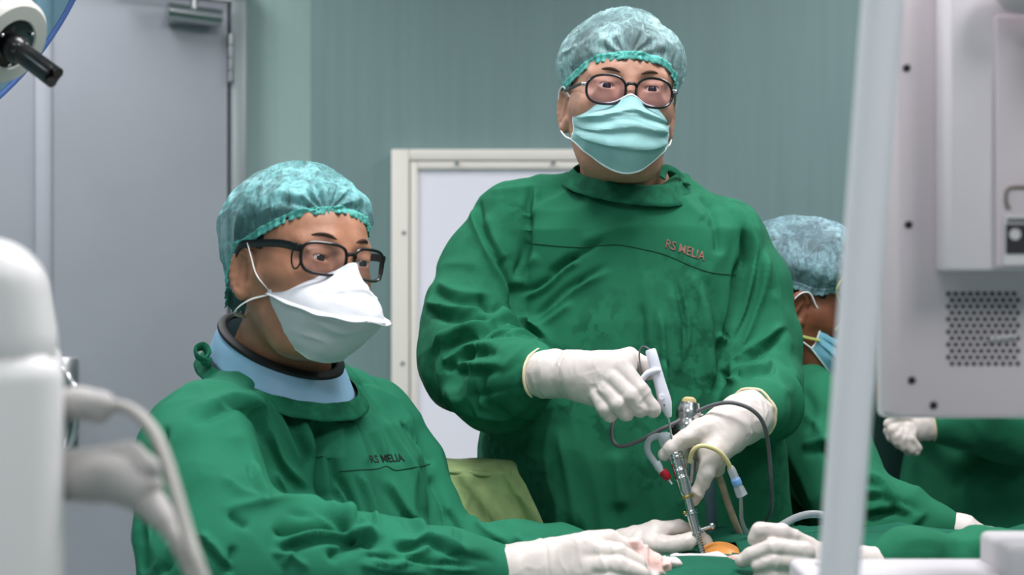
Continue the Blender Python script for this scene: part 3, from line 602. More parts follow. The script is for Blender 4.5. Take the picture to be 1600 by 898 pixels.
def glasses(hd, parent, kind):
    g_mat = M['black']
    y0 = -.108; z0 = -.004 if kind != 'round' else -.010
    if kind == 'round': rx, rz, pw, r, cx = .0268, .0205, 2.4, .0019, .034
    else: rx, rz, pw, r, cx = .0285, .0195, 3.4, .0021, .0345
    def loop(m):
        out = []
        for k in range(48):
            a = 2*PI*k/48; x = rx*math.copysign(abs(math.cos(a))**(2/pw), math.cos(a)); z = rz*math.copysign(abs(math.sin(a))**(2/pw), math.sin(a))
            if kind != 'round' and z < 0: x *= 1-.10*abs(z)/rz
            X = m*cx+x; out.append(Vector((X, y0+(X*X)*4.2, z0+z)))
        return out
    root = None; fr = MB()
    for m in (-1, 1): fr.tube(loop(m), r, 8, closed=True)
    fr.tube(spline([(-cx+rx-.001, y0+.0003, z0+.006), (-.004, y0-.003, z0+.0095), (.004, y0-.003, z0+.0095), (cx-rx+.001, y0+.0003, z0+.006)], 5), r*1.25, 8)
    frame = fr.build('glasses', g_mat, parent, xf=hd.H, label='black thin round-framed glasses' if kind == 'round' else 'black thick rectangular glasses with side shields') if False else fr.build('glasses', g_mat, parent, xf=hd.H)
    for m in (-1, 1):
        L = loop(m); cc = Vector((m*cx, y0+cx*cx*4.2-.0016, z0)); mb = MB(); mb.add([cc]+L, [(0, i+1, (i+1) % 48+1) for i in range(48)])
        mb.build('lens', M['lens_a'] if kind == 'round' else M['lens'], frame, xf=hd.H)
        hx = m*(cx+rx+.001); hy = y0+hx*hx*4.2
        if kind == 'round': tp = spline([(hx, hy, z0+.006), (hx+m*.006, hy+.006, z0+.007), (m*.073, -.055, z0+.007), (m*.081, -.005, z0+.006), (m*.084, .012, .002), (m*.084, .026, -.022)], 6); MB().tube(tp, .0017, 8, sx=.8, sy=1.3).build('temple', g_mat, frame, xf=hd.H); MB().box((hx+m*.003, hy+.001, z0+.0065), (.008, .004, .005), bev=.001).build('hinge', M['steel'], frame, xf=hd.H)
        else:
            tp = spline([(hx-m*.002, hy, z0+.010), (hx+m*.005, hy+.006, z0+.011), (m*.074, -.055, z0+.014), (m*.082, -.006, z0+.012), (m*.086, .014, .004), (m*.085, .03, -.018)], 6)
            MB().tube(tp, .0042, 10, sx=.42, sy=1.25, up=(1, 0, 0)).build('temple', g_mat, frame, xf=hd.H)
            sp = [Vector((m*(cx+rx-.001), y0+(cx+rx)**2*4.2-.001, z0-.001))+Vector((m*.0030*(1-math.cos(a)), .0065*(1-math.cos(a)), .0150*math.sin(a))) for a in np.linspace(0, 2*PI, 24, endpoint=False)]
            MB().tube(sp, .0012, 6, closed=True).build('side_shield_rim', g_mat, frame, xf=hd.H)
            c2 = sum(sp, Vector())/24; MB().add([c2]+sp, [(0, i+1, (i+1) % 24+1) for i in range(24)]).build('side_shield', M['lens'], frame, xf=hd.H)
    if kind == 'round': MB().tube([(-.006, y0+.004, z0-.004), (-.009, y0+.010, z0-.009)], .002, 6).tube([(.006, y0+.004, z0-.004), (.009, y0+.010, z0-.009)], .002, 6).build('nose_pad', M['clear'], frame, xf=hd.H)
    return frame

# ================================================================ CLOTH AND BODIES
def bone_coords(V, a, b):
    a = np.array(a, float); b = np.array(b, float); ax = b-a; L = np.linalg.norm(ax); ax /= L
    t = (V-a)@ax; tc = np.clip(t, 0, L); d = np.linalg.norm(V-a-tc[:, None]*ax, axis=1)
    u = np.cross(ax, [0.31, .2, .93]); u /= np.linalg.norm(u); w = np.cross(ax, u); return t, (V-a)@u, (V-a)@w, d
def cloth_noise(V, bones, seed=0):        # bones: (a, b, r, along, across, mm): folds run with the limb or round it
    S = np.zeros(len(V)); Wt = np.zeros(len(V)); ds = [bone_coords(V, bn[0], bn[1]) for bn in bones]; rel = np.stack([d[3]-bn[2] for d, bn in zip(ds, bones)]); mn = rel.min(0)
    for i, (bn, (t, u, w, d)) in enumerate(zip(bones, ds)):
        wt = np.exp(-(rel[i]-mn)/.018); fa, fb, am = bn[3:6]; m = wt > .01; q = np.stack([t*fa, u*fb, w*fb], 1)[m]
        q[:, 0] += .6*vnoise(q*.5, seed+i)
        r = (ridge(q, seed+i*7)-.45)*am+(ridge(q*2.3+5, seed+i*7+2)-.45)*am*.38; S[m] += wt[m]*r/1000; Wt += wt
    return S/Wt
def gown(parent, f, bones, folds, m, seed=0, name='surgical_gown', rel=4, gain=1.5, calm=(), fg=1.6):
    V, Q = f.mesh(); V = relax(V, Q, rel); N = normals(V, Q); K = np.ones(len(V))
    for p in calm: K *= np.clip((np.linalg.norm(V-np.array(p), axis=1)-.03)/.06, .05, 1)
    V = V+N*(cloth_noise(V, bones, seed)*gain*K)[:, None]; V = relax(V, Q, 2)
    N2 = normals(V, Q); V = V+N2*(fold_disp(V, N2, folds)*fg*K)[:, None]; V = relax(V, Q, 1, .35)
    o = obj_np(name, V, Q, m, parent); o['tree'] = 0; del o['tree']
    return o, V, Q
def bvh_of(V, Q): return BVHTree.FromPolygons([tuple(v) for v in V], [tuple(q) for q in Q])
EYE = Vector((0, 0, CAM_Z))
def on_surface(bvh, px, py, lift=.001):
    d = (P(px, py, 1)-EYE).normalized(); h = bvh.ray_cast(EYE, d)
    return None if h[0] is None else h[0]-d*lift+h[1]*0
def stitched_line(parent, bvh, pts, m, name='seam', r=.0009, lift=.0004):
    q = [on_surface(bvh, p[0], p[1], lift) for p in spline([(x, y, 0) for x, y in pts], 14)]; q = [p for p in q if p is not None]
    # keep the line on one sheet of cloth
    out = [q[0]]
    for p in q[1:]:
        if abs(p.y-out[-1].y) < .05: out.append(p)
    MB().tube(out, r, 6).build(name, m, parent)
def lettering(parent, bvh, text, corners, m, jitter=0.):      # corners: px of top-left, top-right, bottom-left of the word on the cloth
    cu = bpy.data.curves.new('lettering', 'FONT'); cu.body = text; cu.size = 1; cu.resolution_u = 3; o = bpy.data.objects.new('t', cu); C.objects.link(o)
    cu.offset = .012
    bpy.context.view_layer.update(); me = bpy.data.meshes.new_from_object(o.evaluated_get(bpy.context.evaluated_depsgraph_get())); bpy.data.objects.remove(o)
    bm = bmesh.new(); bm.from_mesh(me); bmesh.ops.triangulate(bm, faces=bm.faces)
    for _ in range(2): bmesh.ops.subdivide_edges(bm, edges=[e for e in bm.edges if e.calc_length() > .12], cuts=1)
    xs = [v.co.x for v in bm.verts]; ys = [v.co.y for v in bm.verts]; x0, x1, y0, y1 = min(xs), max(xs), min(ys), max(ys)
    tl, tr, bl = [Vector(c) for c in corners]
    for v in bm.verts:
        u = (v.co.x-x0)/(x1-x0); w = (y1-v.co.y)/(y1-y0); p = tl+(tr-tl)*u+(bl-tl)*w
        h = on_surface(bvh, p.x, p.y, .0012); v.co = h if h is not None else P(p.x, p.y, 2)
    bm.to_mesh(me); bm.free(); me.materials.clear(); me.materials.append(m); ob = bpy.data.objects.new('lettering', me); attach(ob, parent, {})
    md = ob.modifiers.new('s', 'SOLIDIFY'); md.thickness = .0006; return ob
def body(parent, headVQ, chains, skin):
    pts = np.array([p for ch in chains for p, r in ch], float); f = Field(pts.min(0)-.2, pts.max(0)+.2, .012)
    for ch in chains: f.chain([(p, r) for p, r in ch], .03)
    V, Q = f.mesh(); hv, hq = headVQ; V2 = np.concatenate([hv, V]); Q2 = np.concatenate([hq, Q+len(hv)])
    return obj_np('body', V2, Q2, skin, parent)
def legs_and_shoes(parent, feet, hips):
    f = Field(np.minimum(np.min([tuple(x) for x in feet], 0), np.min([tuple(x) for x in hips], 0))-.2, np.maximum(np.max([tuple(x) for x in feet], 0), np.max([tuple(x) for x in hips], 0))+.2, .012)
    for ft, hp in zip(feet, hips):
        kn = (Vector(hp)+Vector(ft))/2 if abs(hp[2]-ft[2]) > .6 else Vector((ft[0], ft[1], hp[2]-.02))
        f.cone(hp, kn, .085, .062, .02); f.cone(kn, Vector(ft)+Vector((0, 0, .09)), .062, .05, .02)
    V, Q = f.mesh(); obj_np('scrub_trousers', relax(V, Q, 2), Q, M['trouser'], parent)
    for ft in feet:
        g = Field(Vector(ft)-Vector((.12, .3, .02)), Vector(ft)+Vector((.12, .2, .18)), .006)
        g.cone(Vector(ft)+Vector((0, .05, .045)), Vector(ft)+Vector((0, -.13, .04)), .048, .044, .02); g.cone(Vector(ft)+Vector((0, .04, .05)), Vector(ft)+Vector((0, .03, .10)), .046, .045, .02)
        g.op(lambda X, Y, Z: Z-ft[2]+0*X+0*Y, Vector(ft)-Vector((.2, .4, .3)), Vector(ft)+Vector((.2, .4, .02)), .004, 's'); V, Q = g.mesh(); obj_np('clog', V, Q, M['shoe'], parent)
def mm(ch): return [(P(x, y, d), r/1000) for x, y, d, r in ch]
def glove(parent, hull, fingers, cut=None, h=.0015, kf=.0024, seed=0, name='surgical_glove', nails=True):
    allp = [q for ch in hull+fingers for q in mm(ch)]; A = np.array([tuple(p) for p, r in allp]); f = Field(A.min(0)-.045, A.max(0)+.045, h)
    for ch in hull: f.chain(mm(ch), .014)
    for ch in fingers:
        q = mm(ch); f.chain(q, kf)
    if cut:
        c, t = P(*cut[0]), (P(*cut[0])-P(*cut[1])).normalized()
        f.op(lambda X, Y, Z: -((X-c.x)*t.x+(Y-c.y)*t.y+(Z-c.z)*t.z), f.lo, f.lo+f.h*f.n, .002, 's')
    V, Q = f.mesh(); V = relax(V, Q, 2); N = normals(V, Q)
    w = (ridge(V*38, seed)-.5)*.0011+(ridge(V*np.array([90, 90, 70]), seed+3)-.5)*.0005
    if cut:
        tt = (V-np.array(c))@np.array(t); cuffm = np.exp(-np.maximum(-tt-.0, 0)/.045); w = w+cuffm*(ridge(np.stack([tt*14, V[:, 0]*30, V[:, 2]*30], 1), seed+9)-.5)*.0042
        ph = tt*220; w = w-.0012*np.exp(-((tt+.062+.006*vnoise(V*40, 2))/.0022)**2)
    V = V+N*w[:, None]; o = obj_np(name, V, Q, M['glove'], parent)
    if cut:
        near = V[np.abs((V-np.array(c))@np.array(t)+.002) < .003]
        if len(near) > 10:
            cc = near.mean(0); ax = Vector(t); u = ax.orthogonal().normalized(); w2 = ax.cross(u); an = np.arctan2((near-cc)@np.array(w2), (near-cc)@np.array(u)); rr = np.linalg.norm(near-cc, axis=1); ring = []
            for k in range(40):
                a = -PI+2*PI*k/40; dd = np.abs((an-a+PI) % (2*PI)-PI) < .2
                if dd.any(): R = rr[dd].max()+.0003; ring.append(Vector(cc)+u*math.cos(a)*R+w2*math.sin(a)*R)
            MB().tube(ring, .0019, 8, closed=True).build('rolled_rim', M['glove_rim'], o)
    return o
def ring_band(rows, name, m, parent, sub=8, solid=.002, closed=True, disp=None):
    R = [spline(r, sub, closed) for r in rows]; g = []
    for j in range(len(R)-1):
        for k in range(4 if len(R) < 4 else 3): t = k/(4 if len(R) < 4 else 3); g.append([a.lerp(b, t) for a, b in zip(R[j], R[j+1])])
    g.append(R[-1])
    if disp: g = [[p+Vector(disp(i, j)) for i, p in enumerate(r)] for j, r in enumerate(g)]
    return MB().grid(g, closed).build(name, m, parent, solid=solid)

# ================================================================ PERSON A: standing surgeon
dA = 2.2
pa = thing('person', 'standing surgeon in green gown, teal cap and round glasses holding a white probe', 'person', (P(985, 449, dA).x, dA, 0))
hA = Head(P(969, 145, 2.115), 4, 1, 4, 1.01)
HA = hA.build([(P(968, 200, 2.14), .055), (P(972, 262, 2.19), .057), (P(978, 305, 2.22), .075)])
L = lambda y, x0, x1, hd, dd=0.: (CAM_Z+(449-y)/F_PX*dA, ((x0+x1)/2-800)/F_PX*dA, dA+dd, (x1-x0)/2/F_PX*dA, hd)
fA = TwoField(P(640, 940, dA)-Vector((0, .36, .75)), P(1270, 235, dA)+Vector((0, .22, 0)), .0031, .80)
fA.loft([L(300, 905, 1065, .065, .0), L(312, 880, 1092, .085, .0), L(332, 810, 1142, .10, .0), L(360, 788, 1168, .115), L(420, 800, 1172, .125), L(500, 800, 1172, .135, -.01), L(600, 775, 1195, .14, -.01), L(700, 748, 1225, .145, -.01), L(898, 730, 1252, .15), L(1500, 690, 1290, .19, .02)], 0, .02)
fA.cone(P(908, 304, dA+.01), P(805, 340, dA), .038, .050, .05); fA.cone(P(1058, 318, dA+.01), P(1130, 366, dA), .036, .050, .05)
fA.chain([(P(800, 345, dA), .057), (P(766, 425, 2.19), .072), (P(745, 500, 2.17), .078), (P(738, 560, 2.12), .076)], .016)
fA.chain([(P(738, 556, 2.12), .074), (P(775, 588, 2.05), .070), (P(815, 588, 1.98), .050), (P(832, 585, 1.958), .028), (P(868, 584, 1.93), .021)], .03)
fA.chain([(P(1130, 375, dA), .062), (P(1165, 450, 2.19), .065), (P(1176, 540, 2.17), .068), (P(1184, 610, 2.13), .064)], .016)
fA.chain([(P(1184, 606, 2.13), .062), (P(1188, 632, 2.05), .054), (P(1182, 640, 1.99), .040), (P(1168, 650, 1.945), .024)], .02)
bonesA = [(P(975, 290, dA), P(985, 1400, dA), .16, 2.2, 9, 9.0), (P(795, 345, dA), P(736, 545, 2.13), .07, 9, 6, 6), (P(738, 560, 2.12), P(858, 584, 1.94), .06, 14, 9, 9), (P(1130, 375, dA), P(1182, 595, 2.13), .065, 4, 12, 6), (P(1186, 620, 2.08), P(1166, 650, 1.95), .05, 14, 9, 6)]
foldsA = [
 ([(748, 305), (752, 350), (775, 400), (795, 440), (808, 482)], 4.5, -9), ([(740, 318), (744, 352), (766, 402), (786, 442), (800, 478)], 6, 6), ([(828, 300), (824, 350), (818, 400), (804, 440)], 6, -9), ([(840, 290), (832, 330), (815, 335)], 5, 5, 1),
 ([(760, 330), (775, 380), (790, 410)], 10, 5), ([(808, 440), (806, 470), (810, 500)], 8, -7),
 ([(660, 470), (700, 484), (760, 492), (800, 502)], 7, 9, 1), ([(668, 555), (700, 525), (750, 508), (800, 503), (840, 512), (862, 540)], 8, 10, 1), ([(690, 566), (705, 560), (740, 542), (790, 540)], 7, 7, 1), ([(705, 568), (740, 570), (790, 566)], 7, 6, 1),
 ([(752, 478), (758, 490), (780, 495)], 5, -8), ([(780, 582), (800, 560), (830, 535), (845, 528)], 6, 7, 1), ([(845, 530), (830, 560), (828, 575), (833, 582)], 4, 5), ([(690, 600), (730, 640), (790, 648), (840, 620)], 8, 6, 1), ([(730, 620), (790, 610), (835, 600)], 6, -5), ([(680, 440), (720, 460), (770, 462)], 9, 6, 1), ([(745, 462), (760, 480), (790, 484)], 6, -7),
 ([(812, 460), (850, 440), (880, 412), (905, 398)], 5, -7, 1), ([(840, 505), (880, 468), (905, 450), (960, 420)], 6, 6, -1), ([(812, 455), (825, 420), (840, 395)], 7, 4), ([(830, 520), (860, 500), (900, 470)], 5, 4),
 ([(900, 380), (960, 360), (1010, 350)], 12, 4), ([(1035, 560), (1038, 600), (1040, 640)], 4, 7, -1), ([(880, 262), (900, 290), (930, 312)], 6, 3), ([(1090, 300), (1112, 330), (1125, 370), (1128, 400)], 4, -5), ([(850, 430), (900, 400), (950, 372)], 4, -5), ([(830, 500), (870, 470), (920, 430)], 4, -4), ([(1060, 430), (1075, 500), (1072, 560)], 4, 4, 1), ([(760, 300), (800, 296), (850, 290)], 6, 3), ([(1000, 470), (1004, 530), (998, 600)], 5, -4), ([(1030, 480), (1035, 560), (1030, 640)], 5, 6, 1), ([(1010, 420), (1022, 500), (1020, 600)], 10, 4), ([(1075, 420), (1100, 480), (1110, 560), (1116, 610)], 10, 5, -1), ([(1045, 440), (1058, 520), (1060, 590)], 9, 4),
 ([(1165, 345), (1168, 400), (1155, 430), (1150, 500), (1135, 560), (1112, 640)], 6, -13), ([(1172, 340), (1180, 400), (1168, 460), (1150, 520), (1125, 590)], 7, 8, 1), ([(1195, 385), (1195, 440), (1176, 500), (1150, 560)], 7, 7, 1), ([(1107, 340), (1120, 370), (1122, 400)], 6, -5), ([(1060, 305), (1085, 330), (1100, 345)], 8, 4),
 ([(1132, 585), (1160, 560), (1195, 532), (1222, 505)], 6, 9, 1), ([(1150, 590), (1172, 578), (1195, 575), (1205, 560)], 5, 7, 1), ([(1130, 590), (1148, 596), (1155, 590)], 4, 6), ([(1165, 590), (1205, 600), (1240, 620)], 7, 5), ([(1125, 520), (1135, 530), (1142, 525)], 5, 6), ([(1160, 625), (1200, 625), (1215, 660)], 6, 5), ([(1220, 600), (1225, 640), (1212, 665)], 6, 5), ([(1205, 450), (1220, 500), (1238, 560)], 8, 4),
 ([(790, 700), (800, 780), (830, 850)], 9, 5), ([(870, 660), (890, 760), (900, 840)], 12, 5), ([(960, 700), (970, 800)], 12, 4)]
gA, VA, QA = gown(pa, fA, bonesA, foldsA, stain('gown', 'green_cotton_damp', .47, .56, (P(930, 620, 2.06), .50)), 21, calm=[P(845, 584, 1.945), P(1176, 645, 1.955)])
bA = bvh_of(VA, QA)
stitched_line(gA, bA, [(830, 380), (870, 384), (910, 386), (960, 382), (1000, 388), (1040, 398), (1080, 415), (1110, 425), (1150, 430)], M['seam'])
lettering(gA, bA, 'RS MELIA', [(1042, 373), (1103, 394), (1040, 387)], M['maroon'])
# collar band
def oval(cx, cy, d, rx, rd, tilt=0., n=16, rollz=0.):
    c = P(cx, cy, d); return [c+Vector((rx*math.sin(a), -rd*math.cos(a), rollz*math.sin(a)-tilt*math.cos(a))) for a in np.linspace(0, 2*PI, n, endpoint=False)]
ring_band([oval(983, 270, 2.18, .084, .080, .024, rollz=-.006), oval(983, 276, 2.18, .089, .086, .026, rollz=-.007), oval(982, 297, 2.18, .104, .103, .028, rollz=-.012)], 'collar', M['collar'], gA, disp=lambda i, j: (0, 0, .0004*math.sin(i*.9+j)))
MB().tube(spline([P(1035, 278, 2.13), P(1040, 262, 2.15), P(1055, 266, 2.16), P(1068, 278, 2.16), P(1074, 288, 2.14)], 6), .006, 8, sx=.3, sy=1).build('tie_string', M['collar'], gA)
arm = lambda pts: [(Vector(p), r) for p, r in pts]
body(pa, HA, [arm([(P(978, 320, 2.23), .06), (P(985, 450, dA), .095), (P(985, 650, dA), .10), (P(985, 860, dA), .11)]), arm([(P(810, 360, dA), .028), (P(750, 540, 2.13), .032), (P(850, 585, 1.945), .026), (P(920, 588, 1.885), .018)]), arm([(P(1118, 390, dA), .028), (P(1178, 600, 2.13), .032), (P(1165, 652, 1.95), .026), (P(1120, 685, 1.885), .016)])], M['skin_a'])
legs_and_shoes(pa, [(pa.location.x-.12, dA, 0), (pa.location.x+.12, dA, 0)], [(pa.location.x-.09, dA, .82), (pa.location.x+.09, dA, .82)])
hA.eyes(pa, (.05, -.12)); hA.brows(pa, -.004); RA = [(0, .040), (30, .034), (60, .013), (85, -.004), (180, -.06)]; hA.hair(pa, rim=RA)
hA.cap(pa, M['cap_a'], (.094, .112, .084), (0, .012, .034), rim=[(0, .040, .040), (30, .036, .032), (60, .016, .010), (85, -.004, .002), (105, -.004, -.004), (135, -.04, -.04), (180, -.06, -.06)], seed=5, gather=(-.05, 1.), nu=420)
surgical_mask(hA, pa, M['mask_teal'], 3); glasses(hA, pa, 'round')
glove(pa, [[(838, 583, 1.945, 31), (865, 583, 1.925, 31), (898, 586, 1.90, 28)], [(898, 574, 1.895, 23), (972, 571, 1.866, 20)], [(905, 602, 1.895, 20), (940, 618, 1.872, 19)], [(900, 588, 1.893, 24), (960, 594, 1.866, 21)]],
      [[(970, 573, 1.858, 13.5), (1000, 608, 1.843, 11.5), (1021, 640, 1.846, 10)], [(960, 591, 1.855, 14), (986, 618, 1.84, 12.2), (1000, 638, 1.843, 11.3), (1000, 641, 1.868, 9.5)], [(948, 607, 1.857, 13.5), (966, 630, 1.843, 12), (977, 645, 1.848, 11), (977, 645, 1.873, 9)], [(933, 618, 1.863, 12), (946, 638, 1.852, 11), (953, 648, 1.858, 10), (956, 646, 1.88, 8.5)], [(955, 563, 1.892, 13), (984, 557, 1.888, 12), (1004, 568, 1.886, 10), (1013, 584, 1.882, 9)]], ((841, 583, 1.943), (875, 584, 1.92)), seed=2)
glove(pa, [[(1178, 644, 1.955, 33), (1160, 655, 1.92, 32), (1140, 665, 1.90, 29)], [(1140, 660, 1.90, 24), (1094, 674, 1.873, 17)], [(1138, 680, 1.89, 26), (1113, 708, 1.866, 20)]],
      [[(1102, 670, 1.873, 15.5), (1072, 684, 1.863, 12), (1049, 700, 1.860, 10.5), (1038, 710, 1.865, 8.5)], [(1112, 706, 1.862, 15), (1105, 738, 1.853, 11.3), (1091, 768, 1.857, 9), (1084, 782, 1.866, 7)], [(1120, 718, 1.875, 14.5), (1120, 732, 1.89, 10.5), (1095, 726, 1.905, 9.5), (1078, 722, 1.905, 8.5)], [(1116, 698, 1.90, 12), (1100, 706, 1.91, 10), (1076, 706, 1.905, 9)], [(1122, 690, 1.91, 12), (1105, 690, 1.925, 10), (1084, 690, 1.92, 9)]], ((1176, 645, 1.951), (1150, 660, 1.91)), seed=5)

# ================================================================ PERSON B: seated surgeon
pb = thing('person', 'seated surgeon in green gown, white duckbill mask and black rectangular glasses', 'person', (P(420, 449, 1.88).x, 1.88, 0))
hB = Head(P(472, 402, 1.80), 42, 2, 6, .97)
HB = hB.build([(P(452, 480, 1.82), .054), (P(440, 560, 1.86), .058), (P(430, 615, 1.90), .08)])
yawB = math.radians(50)
def LB(y, x0, x1, hw, hd, d=1.88): return (CAM_Z+(449-y)/F_PX*d, ((x0+x1)/2-800)/F_PX*d, d, hw, hd)
fB = TwoField(P(190, 1000, 1.9)-Vector((.02, .42, .45)), P(900, 520, 1.9)+Vector((.02, .30, 0)), .0031, .84)
fB.loft([LB(608, 372, 500, .080, .06), LB(632, 335, 558, .135, .085), LB(665, 290, 600, .185, .115), LB(720, 262, 635, .20, .14), LB(790, 250, 660, .20, .155), LB(898, 235, 680, .20, .165), LB(1150, 215, 730, .215, .20)], yawB, .03)
fB.cone(P(398, 626, 1.84), P(318, 672, 1.74), .040, .060, .05); fB.cone(P(480, 610, 1.92), P(575, 650, 2.02), .045, .055, .05)
fB.chain([(P(318, 675, 1.73), .065), (P(312, 740, 1.67), .075), (P(325, 820, 1.62), .080), (P(345, 880, 1.60), .085)], .02)
fB.chain([(P(345, 885, 1.60), .082), (P(470, 885, 1.62), .068), (P(600, 893, 1.65), .056), (P(700, 892, 1.68), .046), (P(765, 895, 1.70), .030), (P(800, 893, 1.70), .022)], .03)
fB.chain([(P(580, 660, 2.02), .060), (P(636, 740, 2.00), .056), (P(668, 830, 1.95), .058), (P(700, 870, 1.93), .052)], .015)
fB.chain([(P(700, 872, 1.93), .052), (P(800, 872, 1.90), .042), (P(880, 872, 1.885), .036), (P(930, 876, 1.87), .028)], .03)
fB.cone(P(420, 1100, 1.95), P(900, 1180, 1.60), .14, .10, .1); fB.cone(P(420, 1100, 1.95), P(860, 1180, 1.95), .14, .10, .1)
bonesB = [(P(440, 600, 1.88), P(440, 1150, 1.88), .17, 2.0, 10, 8), (P(318, 675, 1.73), P(345, 870, 1.60), .075, 7, 8, 7), (P(345, 885, 1.60), P(775, 893, 1.70), .06, 9, 9, 9), (P(580, 660, 2.02), P(680, 860, 1.94), .055, 6, 8, 5), (P(700, 872, 1.93), P(930, 876, 1.87), .04, 7, 9, 5)]
foldsB = [
 ([(290, 650), (330, 632), (365, 620), (395, 628), (415, 650)], 9, 6, 1), ([(370, 620), (400, 640), (430, 690), (450, 730), (490, 770)], 6, 7, 1), ([(385, 600), (420, 620), (450, 660), (470, 700), (485, 730)], 6, -8, 1), ([(420, 600), (455, 630), (480, 680), (495, 720)], 6, 6, 1),
 ([(340, 795), (380, 790), (440, 781), (500, 782), (545, 800), (580, 830), (610, 850)], 8, 5), ([(440, 800), (490, 800), (530, 812), (548, 830)], 5, -5), ([(470, 795), (505, 805), (530, 826)], 3.5, 4), ([(355, 800), (375, 815), (390, 822)], 5, -6), ([(345, 740), (380, 770), (420, 780)], 8, 4), ([(395, 720), (405, 750), (420, 785)], 4, 5, 1), ([(430, 735), (445, 760), (455, 778)], 4, 5),
 ([(420, 830), (470, 822), (520, 822), (560, 832)], 10, -15), ([(425, 850), (470, 838), (515, 828), (560, 832), (600, 840)], 7, 10, 1), ([(510, 875), (530, 858), (565, 845), (605, 838)], 8, -12), ([(560, 868), (620, 872), (680, 880), (760, 884)], 4, -6, 1), ([(555, 880), (610, 890), (680, 895)], 4, 5), ([(610, 842), (640, 848), (665, 838), (700, 848), (740, 866)], 6, 7, 1), ([(600, 890), (640, 868), (680, 850)], 7, 6), ([(420, 862), (450, 870), (485, 888)], 4, 5), ([(690, 862), (740, 872), (780, 880)], 4, -4),
 ([(495, 640), (505, 700), (502, 760), (520, 790)], 7, -13), ([(515, 690), (525, 740), (530, 790)], 6, -9), ([(530, 740), (550, 790), (562, 825)], 5, -7, 1), ([(562, 738), (578, 780), (595, 828)], 4, 5, 1), ([(600, 740), (640, 800), (670, 830)], 7, 5, 1), ([(565, 640), (590, 680), (605, 720)], 6, 5, 1), ([(590, 640), (620, 690), (650, 740), (668, 830)], 6, 5), ([(540, 640), (560, 690), (575, 730)], 6, 4),
 ([(625, 650), (655, 690), (680, 730)], 5, -6), ([(672, 740), (690, 780), (700, 830)], 6, -7), ([(700, 790), (715, 830), (712, 850)], 5, -7), ([(730, 800), (760, 830), (800, 850)], 6, 5), ([(800, 835), (820, 850), (850, 845)], 6, 5),
 ([(238, 690), (240, 760), (232, 850)], 5, -7), ([(260, 660), (248, 720), (255, 760)], 5, -7), ([(215, 780), (222, 850), (225, 898)], 5, -7), ([(280, 840), (262, 880), (250, 898)], 5, -8, 1), ([(310, 830), (340, 860), (365, 890)], 5, 6, 1), ([(365, 850), (360, 880), (355, 898)], 5, -6), ([(440, 885), (450, 870), (460, 860)], 5, 6)]
gB, VB, QB = gown(pb, fB, bonesB, foldsB, M['gown_b'], 40, calm=[P(780, 893, 1.70)])
bB = bvh_of(VB, QB)
stitched_line(gB, bB, [(530, 736), (560, 734), (590, 732), (604, 728), (618, 734), (640, 731), (672, 725)], M['seam'])
lettering(gB, bB, 'RS MELIA', [(576, 711), (628, 708), (581, 723)], M['thread'])
# lead collar (black lined light blue) and gown collar, both rings round the neck
def ringB(cy, r1, r2, tilt, dx=0., dd=0.): 
    c = P(440+dx, cy, 1.855+dd); q = Matrix.Rotation(yawB, 3, 'Z'); return [c+q @ Vector((r1*math.sin(a), -r2*math.cos(a), -tilt*math.cos(a))) for a in np.linspace(0, 2*PI, 16, endpoint=False)]
sh = ring_band([ringB(540, .073, .080, .038), ringB(555, .080, .089, .040), ringB(585, .088, .100, .040)], 'thyroid_shield', M['shield_blue'], pb, solid=.004)
MB().tube(spline(ringB(538, .073, .080, .038), 6, True), .0045, 8, closed=True, sx=1, sy=1.5).build('shield_binding', M['black_matte'], sh)
MB().tube(spline(ringB(587, .089, .101, .040), 6, True), .004, 8, closed=True).build('shield_binding', M['black_matte'], sh)
ring_band([ringB(580, .094, .105, .036), ringB(584, .097, .108, .037), ringB(601, .107, .119, .040)], 'collar', M['collar'], gB, disp=lambda i, j: (0, 0, .0005*math.sin(i*.9+j)))
MB().tube(spline([P(322, 565, 1.80), P(308, 556, 1.80), P(306, 545, 1.81), P(318, 541, 1.82), P(326, 552, 1.81), P(318, 563, 1.80), P(330, 566, 1.80)], 6), .006, 8, sx=.4, sy=1).build('tie_string', M['collar'], gB)
body(pb, HB, [arm([(P(430, 620, 1.90), .07), (P(435, 720, 1.88), .085), (P(440, 900, 1.88), .10), (P(420, 1090, 1.95), .13)]), arm([(P(325, 690, 1.75), .032), (P(345, 880, 1.60), .036), (P(700, 893, 1.68), .022), (P(800, 893, 1.70), .014), (P(880, 880, 1.695), .012)]), arm([(P(572, 672, 2.01), .030), (P(690, 862, 1.935), .036), (P(930, 876, 1.87), .023), (P(1000, 850, 1.855), .014)])], M['skin_b'])
ctr = P(420, 1100, 1.95)
legs_and_shoes(pb, [(P(900, 449, 1.6).x, 1.60, 0), (P(860, 449, 1.95).x, 1.95, 0)], [(ctr.x, ctr.y-.05, ctr.z-.04), (ctr.x+.02, ctr.y+.1, ctr.z-.04)])
hB.eyes(pb, (.05, -.02)); hB.brows(pb, .002); hB.hair(pb, rim=[(0, .060), (30, .050), (60, .028), (85, .006), (180, -.08)])
hB.cap(pb, M['cap_b'], (.094, .122, .080), (0, .018, .034), rim=[(0, .060, .060), (30, .050, .050), (60, .030, .026), (85, .006, .006), (102, .002, .002), (118, -.035, -.035), (140, -.070, -.070), (180, -.082, -.082)], seed=9, gather=(-.25, 1.6), nu=420)
duckbill_mask(hB, pb); glasses(hB, pb, 'square')
